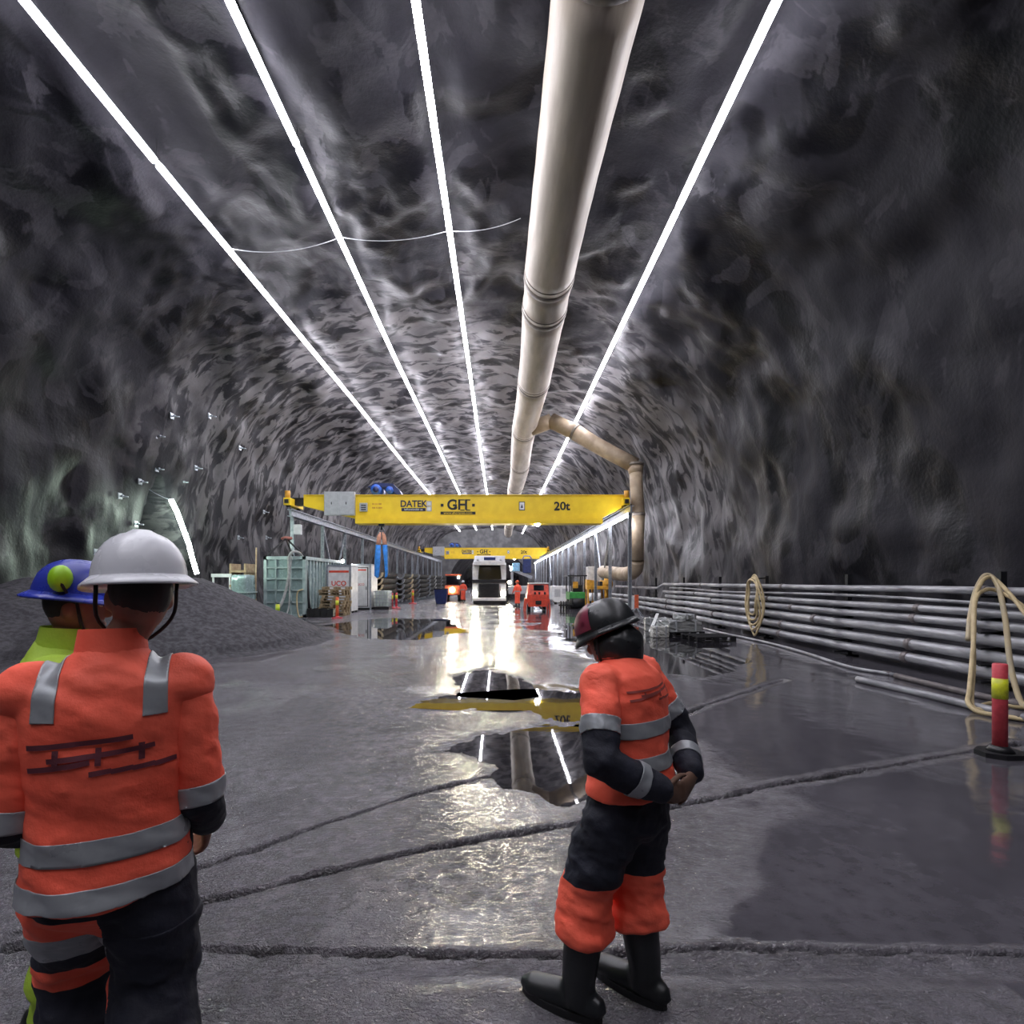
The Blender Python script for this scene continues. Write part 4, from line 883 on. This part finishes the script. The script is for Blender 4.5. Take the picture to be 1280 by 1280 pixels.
# ---------------------------------------------------------------- people
def remeshed(mb, vox, smooth=6):
    """closed overlapping shapes -> one continuous surface"""
    me = mb.mesh('tmp', []); ob = bpy.data.objects.new('tmp', me); COL.objects.link(ob)
    r = ob.modifiers.new('r', 'REMESH'); r.mode = 'VOXEL'; r.voxel_size = vox
    if smooth: s = ob.modifiers.new('s', 'SMOOTH'); s.factor = .5; s.iterations = smooth
    bpy.context.view_layer.update()
    out = bpy.data.meshes.new_from_object(ob.evaluated_get(bpy.context.evaluated_depsgraph_get()))
    bpy.data.objects.remove(ob); bpy.data.meshes.remove(me); out.materials.clear()
    out.polygons.foreach_set('use_smooth', np.ones(len(out.polygons), bool)); return out
def wrinkle(me, amp, fx=6, fz=16, seed=0):
    n = len(me.vertices); co = np.zeros(n*3, np.float32); me.vertices.foreach_get('co', co); co = co.reshape(-1, 3)
    no = np.zeros(n*3, np.float32); me.vertex_normals.foreach_get('vector', no); no = no.reshape(-1, 3)
    d = fbm(co[:, 0]*fx+seed, co[:, 1]*fx+seed*2.3, co[:, 2]*fz+co[:, 0]*6, 3)
    d = d-.6*np.abs(fbm(co[:, 0]*9+seed, co[:, 1]*9, co[:, 2]*9+4, 2))
    me.vertices.foreach_set('co', (co+no*(d*amp)[:, None]).reshape(-1).astype(np.float32)); me.update()
def split_paint(me, cuts, mats, pick):
    """cut the mesh along planes so that colour borders are clean, then give every face its material"""
    bm = bmesh.new(); bm.from_mesh(me)
    for co, no in cuts: bmesh.ops.bisect_plane(bm, geom=bm.verts[:]+bm.edges[:]+bm.faces[:], plane_co=co, plane_no=no)
    me.materials.clear()
    for m in mats: me.materials.append(m)
    for f in bm.faces: f.material_index = pick(f.calc_center_median()); f.smooth = True
    bm.to_mesh(me); bm.free()
def band(me, planes, off, mat, name, parent, keep=None):
    bm = bmesh.new(); bm.from_mesh(me); bm.normal_update()
    for co, no in planes: bmesh.ops.bisect_plane(bm, geom=bm.verts[:]+bm.edges[:]+bm.faces[:], plane_co=co, plane_no=no, clear_outer=True)
    if keep:
        bmesh.ops.delete(bm, geom=[f for f in bm.faces if not keep(f.calc_center_median())], context='FACES')
    bm.normal_update()
    for v in bm.verts: v.co += v.normal*off
    for f in bm.faces: f.material_index = 0; f.smooth = True
    if bm.faces: bmesh.ops.solidify(bm, geom=bm.faces[:], thickness=.003)
    out = bpy.data.meshes.new(name); bm.to_mesh(out); bm.free(); out.materials.append(mat); return link(name, out, parent)
V3 = Vector
def finger_hand(mb, w, d, palm_n, s, curl=.5, k=1.0):
    """palm and five separate bent fingers; w wrist, d pointing direction, palm_n palm normal, s side of the thumb"""
    d = d.normalized(); n = (palm_n-d*palm_n.dot(d)).normalized(); x = d.cross(n)*s
    mb.loft([w-d*.02, w+d*.03, w+d*.075, w+d*.1], [(.026*k, .02*k), (.036*k, .018*k), (.042*k, .016*k), (.038*k, .013*k)], 12, True, x, dome=True)
    for i, (o, L) in enumerate(((.032, .072), (.011, .08), (-.011, .075), (-.032, .06))):
        p = w+d*.088+x*o*k; dirv = d.copy(); pts = [p-d*.03]; 
        for j, q in enumerate((.45, .32, .23)):
            pts.append(p); dirv = (Matrix.Rotation(curl*(1.0 if j else .7)*s, 3, x*s) @ dirv) if True else dirv
            p = p+dirv*L*q*1.15*k
        pts.append(p); mb.loft(pts, [.0105*k, .0105*k, .0098*k, .009*k, .0075*k], 8, True, None, dome=True)
    p = w+d*.02+x*.03*k; q = (x*.75+d*.65+n*.35).normalized()
    mb.loft([p-q*.02, p+q*.028*k, p+q*.055*k+d*.006, p+q*.06*k+d*.03+n*.008], [.014*k, .0125*k, .011*k, .0085*k], 8, True, None, dome=True)

def person(name_label, loc, rz, P):
    t = thing('person', name_label, 'person', loc, rz)
    S = P.get('scale', 1.); vox = P.get('vox', .009); far = P.get('far', False)
    BJ, BT = P.get('bulk', (1., 1.)); lean = P.get('lean', 0.); pel = V3(P.get('pelvis', (0, 0, 0))); head_t = P.get('head', (0, .03, 0)); 
    def tp(x, y, z):                     # torso point with forward lean above the hips
        z_ = z*S; return V3((x*S, y*S+lean*max(0, z-.95)*S, z_))+V3((pel.x, pel.y, 0))
    sh = {s: tp(s*.185, 0, 1.42) for s in (-1, 1)}
    el = {s: V3(P['elbow'][s]) for s in (-1, 1)}; wr = {s: V3(P['wrist'][s]) for s in (-1, 1)}
    hip = {s: tp(s*.09, 0, .92) for s in (-1, 1)}; kn = {s: V3(P['knee'][s]) for s in (-1, 1)}; an = {s: V3(P['ankle'][s]) for s in (-1, 1)}
    toe = {s: V3(P['toe'][s]) for s in (-1, 1)}
    hc = tp(0, head_t[1], 1.655)+V3((head_t[0], 0, head_t[2]))
    R = Matrix.Rotation(P.get('head_yaw', 0), 3, 'Z') @ Matrix.Rotation(-P.get('head_pitch', 0), 3, 'X')
    def hp(x, y, z): return hc+R @ V3((x*S, y*S, z*S))
    # body: one continuous surface under the clothes
    b = MB()
    b.loft([tp(0, 0, .86), tp(0, 0, .95), tp(0, 0, 1.1), tp(0, 0, 1.25), tp(0, 0, 1.38), tp(0, 0, 1.45)], [(.15*S, .1*S), (.16*S, .11*S), (.14*S, .1*S), (.16*S, .11*S), (.17*S, .1*S), (.1*S, .07*S)], 16, True, (1, 0, 0))
    b.loft([tp(0, 0, 1.42), tp(0, .01, 1.5), hp(0, -.01, -.06), hp(0, 0, -.02)], [.065*S, .056*S, .055*S, .05*S], 14)
    b.ell(hp(0, 0, 0), (.078*S, .096*S, .118*S), 18, 12); b.ell(hp(0, .035, -.075), (.052*S, .055*S, .05*S), 14, 8)
    b.loft([hp(0, .088, .02), hp(0, .108, -.015), hp(0, .1, -.03)], [.008*S, .014*S, .015*S], 8, dome=True)
    b.ell(hp(0, .09, -.06), (.024*S, .01*S, .008*S), 10, 6); b.ell(hp(0, .088, -.073), (.02*S, .01*S, .007*S), 10, 6)
    for s in (-1, 1):
        b.ell(hp(s*.078, -.005, -.015), (.012*S, .022*S, .032*S), 10, 6)
        b.loft([sh[s], sh[s].lerp(el[s], .5), el[s], el[s].lerp(wr[s], .4), wr[s]], [.055*S, .05*S, .042*S, .04*S, .029*S], 12, dome=True)
        b.loft([hip[s], hip[s].lerp(kn[s], .5), kn[s], kn[s].lerp(an[s], .35), an[s]], [.088*S, .075*S, .056*S, .055*S, .04*S], 12, dome=True)
        b.loft([an[s]+V3((0, 0, -.03)), an[s].lerp(toe[s], .5)+V3((0, 0, -.03)), toe[s]], [.035, .035, .028], 10, dome=True)
        hd = V3(P['hand_dir'][s]); pn = V3(P['palm_n'][s])
        finger_hand(b, wr[s], hd, pn, P.get('thumb', {1: 1, -1: -1})[s], P.get('curl', .5), S*1.02)
    me = remeshed(b, .0065 if not far else .02, 2); me.materials.append(P.get('skin', SKIN))
    if P.get('gloves'):
        def pk(c): return 1 if min((c-wr[s]).length for s in (-1, 1)) < .2 and max((c-wr[s]).dot(V3(P['hand_dir'][s]).normalized()) for s in (-1, 1) if (c-wr[s]).length < .2) > -.03 else 0
        split_paint(me, [], [P.get('skin', SKIN), GLOVE], pk)
    link('body', me, t)
    if not far:
        for s in (-1, 1): mb = MB(); mb.ell(hp(s*.032, .083, .012), (.013*S, .009*S, .009*S), 10, 6); e = mb.build('eye', EYEW, t); mb = MB(); mb.ell(hp(s*.032, .0905, .012), (.006*S, .003*S, .006*S), 8, 6); mb.build('iris', HAIR, e)
        mb = MB(); mb.ell(hp(0, -.02, .015), (.084*S, .088*S, .1*S), 18, 12); hm = remeshed(mb, .008, 2)
        bm = bmesh.new(); bm.from_mesh(hm); Ri = R.inverted(); bmesh.ops.delete(bm, geom=[f for f in bm.faces if (Ri @ (f.calc_center_median()-hc)).z < -.055*S or ((Ri @ (f.calc_center_median()-hc)).y > .04*S and (Ri @ (f.calc_center_median()-hc)).z < .04*S)], context='FACES'); bm.to_mesh(hm); bm.free(); hm.materials.append(HAIR); link('hair', hm, t)
    # jacket
    hem = P.get('hem', .86); jm = P['jacket']; j = MB()
    j.loft([tp(0, 0, hem), tp(0, 0, hem+.04), tp(0, 0, 1.08), tp(0, 0, 1.22), tp(0, -.005, 1.34), tp(0, -.005, 1.42), tp(0, 0, 1.475), tp(0, .008, 1.52), tp(0, .012, 1.555)],
           [(.216*S*BJ, .166*S*BJ), (.212*S*BJ, .162*S*BJ), (.195*S*BJ, .148*S*BJ), (.205*S*BJ, .152*S*BJ), (.22*S*BJ, .148*S*BJ), (.212*S, .128*S*BJ), (.12*S, .1*S), (.082*S, .085*S), (.076*S, .082*S)], 24, True, (1, 0, 0))
    for s in (-1, 1): j.ell(sh[s]+V3((-s*.005, 0, -.01))*S, (.092*S, .092*S, .088*S), 16, 10)
    jme = remeshed(j, vox, 8); wrinkle(jme, .012*S, 5, 14, P.get('seed', 0)); jme.materials.append(jm); jo = link('jacket', jme, t)
    zup = V3((0, 0, 1))
    for z0, z1 in P.get('bands', ()): band(jme, [(V3((0, 0, z1)), zup), (V3((0, 0, z0)), -zup)], .004, REFL, 'reflective_band', jo)
    if P.get('braces'):
        for s in (-1, 1): band(jme, [(V3((s*.125*S+.028+pel.x, 0, 0)), V3((1, 0, 0))), (V3((s*.125*S-.028+pel.x, 0, 0)), V3((-1, 0, 0))), (V3((0, 0, P['braces'])), -zup)], .004, REFL, 'shoulder_band', jo)
    mb = MB(); mb.loft([tp(0, .01, 1.5), tp(0, .014, 1.545), tp(0, .016, 1.575)], [(.092*S, .095*S), (.086*S, .09*S), (.082*S, .086*S)], 20, False, (1, 0, 0)); mb.build('collar', P.get('collar', jm), jo)
    # sleeves
    for s in (-1, 1):
        k = MB(); a_, e_, w_ = sh[s], el[s], wr[s]
        k.loft([a_+(a_-e_).normalized()*.02, a_.lerp(e_, .35), a_.lerp(e_, .8), e_, e_.lerp(w_, .25), e_.lerp(w_, .65), w_.lerp(e_, .04)], [r_*S*BJ for r_ in (.072, .078, .072, .07, .066, .058, .05)], 16, True, None, dome=True)
        sm = remeshed(k, vox, 6); wrinkle(sm, .014*S, 9, 15, P.get('seed', 0)+s)
        ua = (e_-a_).normalized(); fa = (w_-e_).normalized(); sp = P.get('sleeve_split', .55)
        cut = a_.lerp(e_, sp)
        split_paint(sm, [(cut, ua)], [jm, P['lower']], lambda c: 1 if (c-cut).dot(ua) > 0 or (c-e_).dot(fa) > .05 else 0)
        so = link('sleeve', sm, t)
        for (f0, f1, seg_) in P.get('arm_bands', ()):
            p0, p1, dr = (a_.lerp(e_, f0), a_.lerp(e_, f1), ua) if seg_ == 0 else (e_.lerp(w_, f0), e_.lerp(w_, f1), fa)
            band(sm, [(p1, dr), (p0, -dr)], .004, REFL, 'reflective_band', so, lambda c, p=(p0+p1)/2: (c-p).length < .13*S)
    # trousers
    q = MB()
    q.loft([tp(0, 0, .8), tp(0, 0, .88), tp(0, 0, .96), tp(0, 0, 1.04)], [(.15*S*BT, .115*S*BT), (.165*S*BT**.5, .13*S*BT**.5), (.162*S, .128*S), (.15*S, .12*S)], 20, True, (1, 0, 0), dome=True)
    tb = P.get('trouser_end', .72)
    for s in (-1, 1):
        e_ = kn[s].lerp(an[s], tb); q.loft([hip[s]+V3((0, 0, .03)), hip[s].lerp(kn[s], .35), kn[s].lerp(hip[s], .15), kn[s], kn[s].lerp(an[s], tb*.5), e_.lerp(kn[s], .1), e_], [r_*S*BT for r_ in (.1, .108, .1, .098, .1, .104, .088)], 16, True, None, dome=False)
    tm = remeshed(q, vox, 6); wrinkle(tm, .02*S, 7, 15, P.get('seed', 0)+5)
    cuts = P.get('leg_paint', []); mats = [P['lower']]+[c[2] for c in cuts]
    def pk(c):
        for i, (z0, z1, m_, side) in enumerate(cuts):
            sd = -1 if c.x < pel.x-.005 else 1
            if z0 < c.z < z1 and (side == 0 or sd == side): return i+1
        return 0
    split_paint(tm, [(V3((0, 0, z)), zup) for c in cuts for z in c[:2]], mats, pk); link('trousers', tm, t)
    # rubber boots
    for s in (-1, 1):
        f = toe[s]-an[s]; f.z = 0; f.normalize(); f = f*P.get('boot', 1.); a0 = V3((an[s].x, an[s].y, 0)); g = MB()
        top = kn[s].lerp(an[s], .25)
        g.loft([top, kn[s].lerp(an[s], .6), an[s]+V3((0, 0, .05)), a0+V3((0, 0, .05))], [r_*P.get('boot', 1.) for r_ in (.072, .068, .06, .056)], 16, True, None)
        side = V3((-f.y, f.x, 0))
        kb = P.get('boot', 1.)
        g.loft([a0-f*.085+V3((0, 0, .055)), a0-f*.04+V3((0, 0, .06)), a0+f*.05+V3((0, 0, .058)), a0+f*.13+V3((0, 0, .048)), a0+f*.19+V3((0, 0, .042)), a0+f*.225+V3((0, 0, .036))], [(.03*kb, .04), (.043*kb, .055), (.046*kb, .056), (.05*kb, .046), (.046*kb, .04), (.025, .025)], 16, True, side, dome=True)
        bm_ = remeshed(g, min(vox, .01), 5); bm_.materials.append(RUBBER); bo = link('boot', bm_, t)
        sl = MB(); n = 20; out = []
        for i in range(n):
            a_ = 2*math.pi*i/n; c_, s_ = math.cos(a_), math.sin(a_); out.append(a0+f*(.07+.16*c_)+side*(.05*s_*(1+.1*c_))+V3((0, 0, .002)))
        sl.prism(out, (0, 0, .03)); sl.build('sole', INK, bo)
    if P.get('hood'):
        mb = MB(); mb.ell(hp(0, -.018, -.05), (.108*S, .12*S, .125*S), 24, 16); hm = remeshed(mb, .008, 2); wrinkle(hm, .008, 9, 20, 3)
        bm = bmesh.new(); bm.from_mesh(hm); Ri = R.inverted(); bmesh.ops.delete(bm, geom=[f for f in bm.faces if (Ri @ (f.calc_center_median()-hc)).y > .055*S], context='FACES'); bm.to_mesh(hm); bm.free(); hm.materials.append(HELMK); link('hood', hm, t)
    # helmet
    H = P['helmet']; hk = P.get('helmet_size', 1.); hb = MB()
    hp0 = hp
    def hp(x, y, z): return hp0(x*hk, y*hk, z*hk)
    hb = MB(); rings = 9; sg = 32; vs = []; fs = []; up = .03
    for i in range(rings+1):
        ph = (math.pi/2)*i/rings
        for k_ in range(sg):
            a_ = 2*math.pi*k_/sg; r = math.cos(ph)**.8 if i < rings else 0.001
            y = .142*math.sin(a_)*r; x = .112*math.cos(a_)*r; rg = .006*(1 if abs(x) < .02 else 0)*(1 if i > 1 else 0)
            vs.append(hp(x, y-.005, up+.005+.135*math.sin(ph)**.95+rg))
    for i in range(rings):
        for k_ in range(sg): k2 = (k_+1) % sg; fs.append((i*sg+k_, i*sg+k2, (i+1)*sg+k2, (i+1)*sg+k_))
    hb.add(vs, fs, 0, True); hs = hb.build('helmet', H[0], t)
    bb = MB(); vs = []; fs = []
    for k_ in range(sg):
        a_ = 2*math.pi*k_/sg; c_, s_ = math.cos(a_), math.sin(a_); e = (.022+.05*max(0, s_)**2+.012*max(0, -s_))*P.get('brim', 1.)
        for rr, dz in ((0, .02), (0, 0), (e, -.008-.012*max(0, s_)), (e, -.001-.012*max(0, s_))):
            vs.append(hp((.111+rr)*c_, (.141+rr)*s_-.005, up+dz))
    for k_ in range(sg):
        k2 = (k_+1) % sg
        for j_ in range(4): j2 = (j_+1) % 4; fs.append((k_*4+j_, k_*4+j2, k2*4+j2, k2*4+j_))
    bb.add(vs, fs, 0, True); bb.build('brim', H[0], hs)
    if not far:
        for xx in (-.035, 0, .035):
            rd = MB(); pts = [hp(xx, .11*math.sin(u_*1.0), up+.005+.133*math.sqrt(max(.02, 1-(.11*math.sin(u_)/.142)**2-(xx/.112)**2))) for u_ in [(-1.15+2.3*i/14) for i in range(15)]]
            rd.loft(pts, [.006]*15, 8, True, None, dome=True); rd.build('ridge', H[0], hs)
        st = MB(); st.tube(smooth_path([hp(-.095, .02, up), hp(-.085, .045, -.07), hp(0, .06, -.135), hp(.085, .045, -.07), hp(.095, .02, up)], 5), .006, 6); st.build('chin_strap', INK, hs)
    for m_, cond in H[1]:
        bm = bmesh.new(); bm.from_mesh(hs.data); Ri = R.inverted(); bm.normal_update()
        bmesh.ops.delete(bm, geom=[f for f in bm.faces if not cond((Ri @ (f.calc_center_median()-hc))/S)], context='FACES')
        for v in bm.verts: v.co += (v.co-hp(0, 0, up)).normalized()*.004
        o2 = bpy.data.meshes.new('helmet_panel'); bm.to_mesh(o2); bm.free(); o2.materials.clear(); o2.materials.append(m_); link('helmet_panel', o2, hs)
    em = P.get('muffs')
    if em:
        for s in (-1, 1):
            zc = em[1]; mb = MB(); mb.loft([hp(s*.088, em[2], zc), hp(s*.1, em[2], zc), hp(s*.125, em[2], zc), hp(s*.138, em[2], zc)], [(.03*S, .042*S), (.036*S, .05*S), (.034*S, .047*S), (.02*S, .03*S)], 18, True, (0, 1, 0), dome=True); mf = mb.build('ear_muff', em[0], t)
            mb = MB(); mb.tube([hp(s*.135, em[2], zc+.02), hp(s*.14, em[2]-.0, (zc+up)/2+.04), hp(s*.13, .0, up+.02)], .006, 6); mb.build('muff_arm', DARK, mf)
    if P.get('print'):
        x0, x1, z0, z1, last, ink = P['print']; bvh = BVHTree.FromPolygons([v.co for v in jme.vertices], [p.vertices for p in jme.polygons]); mb = MB(); r_ = random.Random(5)
        n = 7; cw = (x1-x0)/n; h_ = z1-z0; segs = []
        for i in range(n):
            a_ = x0+i*cw+.006; c_ = a_+cw*.72; tl = (i-3)*.002
            if last and i == n-1: segs += [((a_, z0), ((a_+c_)/2, z1)), ((c_, z0), ((a_+c_)/2, z1)), ((a_+.01, z0+h_*.35), (c_-.01, z0+h_*.35))]
            else:                        # unreadable smudged characters: short stacked strokes
                e_ = a_+cw*1.02; sl = .006
                if i in (0, 1, 2, 3, 4): segs.append(((a_, z1-h_*.1+i*sl*.4), (e_, z1-h_*.1+(i+1)*sl*.4)))
                if i in (1, 2, 3, 4, 5): segs.append(((a_, z0+h_*.42+i*sl*.5), (e_, z0+h_*.42+(i+1)*sl*.5)))
                if i in (0, 1, 2): segs.append(((a_, z0+h_*.12+i*sl), (e_, z0+h_*.12+(i+1)*sl)))
                if i in (3, 4, 5, 6): segs.append(((a_, z0-h_*.05), (e_, z0-h_*.05+sl*.4)))
                if i in (1, 3, 5): segs.append(((a_+cw*.4, z0+h_*.2), (a_+cw*.42, z1-h_*.2)))
        for a_, c_ in segs:
            a_ = V3((a_[0]+pel.x, 0, a_[1])); c_ = V3((c_[0]+pel.x, 0, c_[1])); dv = (c_-a_); nn = V3((-dv.z, 0, dv.x)).normalized()*P.get('stroke', .006); m_ = 6; vs = []
            for i in range(m_+1):
                for sg_ in (-1, 1):
                    p = a_.lerp(c_, i/m_)+nn*sg_; hit = bvh.ray_cast(V3((p.x, -1, p.z)), V3((0, 1, 0)))
                    vs.append(V3((p.x, (hit[0].y if hit[0] else -.15)-.005, p.z)))
            mb.add(vs, [(2*i, 2*i+1, 2*i+3, 2*i+2) for i in range(m_)])
        mb.build('smudged_lettering', ink, jo)
    return t

# worker on the right: orange jacket, hands clasped behind the back, looking away to the left
person('worker in orange jacket and black boots standing with hands behind the back', (.475, 2.24, 0), math.radians(48), dict(
    scale=.955, seed=2, bulk=(1.1, 1.25), lean=.1, pelvis=(.045, -.05, 0), jacket=HIVIS, lower=NAVY, hem=.94, head=(0, .04, -.075), head_pitch=.42, head_yaw=.25,
    elbow={-1: (-.27, -.1, 1.09), 1: (.345, -.13, 1.07)}, wrist={-1: (-.06, -.25, .96), 1: (.13, -.265, .97)}, hand_dir={-1: (1, -.05, -.25), 1: (-1, -.05, -.3)}, palm_n={-1: (0, -1, 0), 1: (0, 1, 0)}, gloves=True, curl=.55,
    knee={-1: (-.09, .08, .5), 1: (.13, -.02, .5)}, ankle={-1: (-.135, .09, .09), 1: (.12, -.07, .09)}, toe={-1: (-.17, .29, .04), 1: (.13, .14, .04)}, trouser_end=.5, boot=1.13, hood=True, brim=.35,
    bands=((1.145, 1.205), (1.01, 1.07)), arm_bands=((.5, .68, 0), (.45, .62, 1)), sleeve_split=.68, leg_paint=[(.2, .55, HIVIS, 0)],
    helmet=(HELMK, [(MAROON, lambda c: c.y > .02 and c.z > .06 and c.x < .02), (VIOLET, lambda c: c.y > -.05 and c.z > .075 and c.x > .02), (WHITE, lambda c: abs(c.y-.06) < .006 and c.z > .08 and c.x < .02)]),
    print=(-.16, .17, 1.285, 1.325, True, M('faded_dark_print', (.3, .06, .05), .7)), stroke=.004))
# worker on the left: orange jacket, white helmet, walking away
person('worker in orange jacket and white helmet walking off at the left', (-1.145, 1.60, 0), math.radians(24), dict(
    scale=1.02, seed=9, helmet_size=1.1, bulk=(.99, 1.2), lean=.02, jacket=HIVIS, lower=NAVY, hem=.84, head=(.065, .03, .02), head_yaw=.35, head_pitch=.05,
    elbow={-1: (-.235, .0, 1.07), 1: (.235, .0, 1.07)}, wrist={-1: (-.24, .22, 1.0), 1: (.24, .16, .93)}, hand_dir={-1: (.2, .8, -.3), 1: (-.1, .6, -.7)}, palm_n={-1: (1, 0, 0), 1: (-1, 0, 0)},
    knee={-1: (-.13, .24, .54), 1: (.11, .04, .53)}, ankle={-1: (-.13, .22, .1), 1: (.12, -.16, .1)}, toe={-1: (-.15, .42, .04), 1: (.14, .04, .04)}, trouser_end=.8,
    bands=((.985, 1.05), (.868, .925)), arm_bands=((.84, 1.0, 0),), sleeve_split=.98, braces=1.37, leg_paint=[(.74, .83, HIVIS, -1), (.64, .74, REFL, -1), (.5, .58, HIVIS, -1)],
    helmet=(HELMW, []), print=(-.17, .17, 1.235, 1.315, False, M('dark_smudged_print', (.13, .025, .04), .7)), stroke=.007))
# worker behind him: yellow jacket, blue helmet, lime ear muffs
person('worker in yellow-green jacket and blue helmet half hidden at the left edge', (-1.66, 2.05, 0), math.radians(-62), dict(
    scale=1.0, seed=14, lean=.02, jacket=HIVISY, lower=HIVISY, hem=.84, head=(0, .04, 0), head_pitch=.1, head_yaw=-.1,
    elbow={-1: (-.31, -.04, 1.12), 1: (.3, .0, 1.12)}, wrist={-1: (-.3, .1, .88), 1: (.26, .14, .9)}, hand_dir={-1: (.1, .3, -1), 1: (-.1, .3, -1)}, palm_n={-1: (1, 0, 0), 1: (-1, 0, 0)},
    knee={-1: (-.11, .03, .5), 1: (.11, .05, .5)}, ankle={-1: (-.13, -.04, .09), 1: (.13, .02, .09)}, toe={-1: (-.16, .17, .04), 1: (.16, .22, .04)}, trouser_end=.8,
    bands=((1.12, 1.18), (.96, 1.02)), arm_bands=((.6, .8, 0),), sleeve_split=.95, leg_paint=[(.55, .62, NAVYG, 0), (.4, .46, REFL, 0)],
    helmet=(HELMB, []), muffs=(LIME, .1, -.03)))
# workers far back
for lab, px, Y, rz in (('distant worker in orange standing between the lit vehicle and the truck', 579, 44., 2.8), ('distant worker in orange left of the red compressor', 647, 37., .6)):
    person(lab, (at(px, 740, Y).x, Y, 0), rz, dict(scale=.98, vox=.025, far=True, seed=px, jacket=HIVIS, lower=HIVIS, hem=.84,
        elbow={-1: (-.3, 0, 1.12), 1: (.3, 0, 1.12)}, wrist={-1: (-.28, .18, .95), 1: (.28, .18, .95)}, hand_dir={-1: (0, .5, -1), 1: (0, .5, -1)}, palm_n={-1: (1, 0, 0), 1: (-1, 0, 0)},
        knee={-1: (-.1, .03, .5), 1: (.1, .03, .5)}, ankle={-1: (-.12, 0, .09), 1: (.12, 0, .09)}, toe={-1: (-.13, .2, .04), 1: (.13, .2, .04)}, bands=((1.0, 1.07),), helmet=(HELMW if px < 600 else ORANGE, [])))
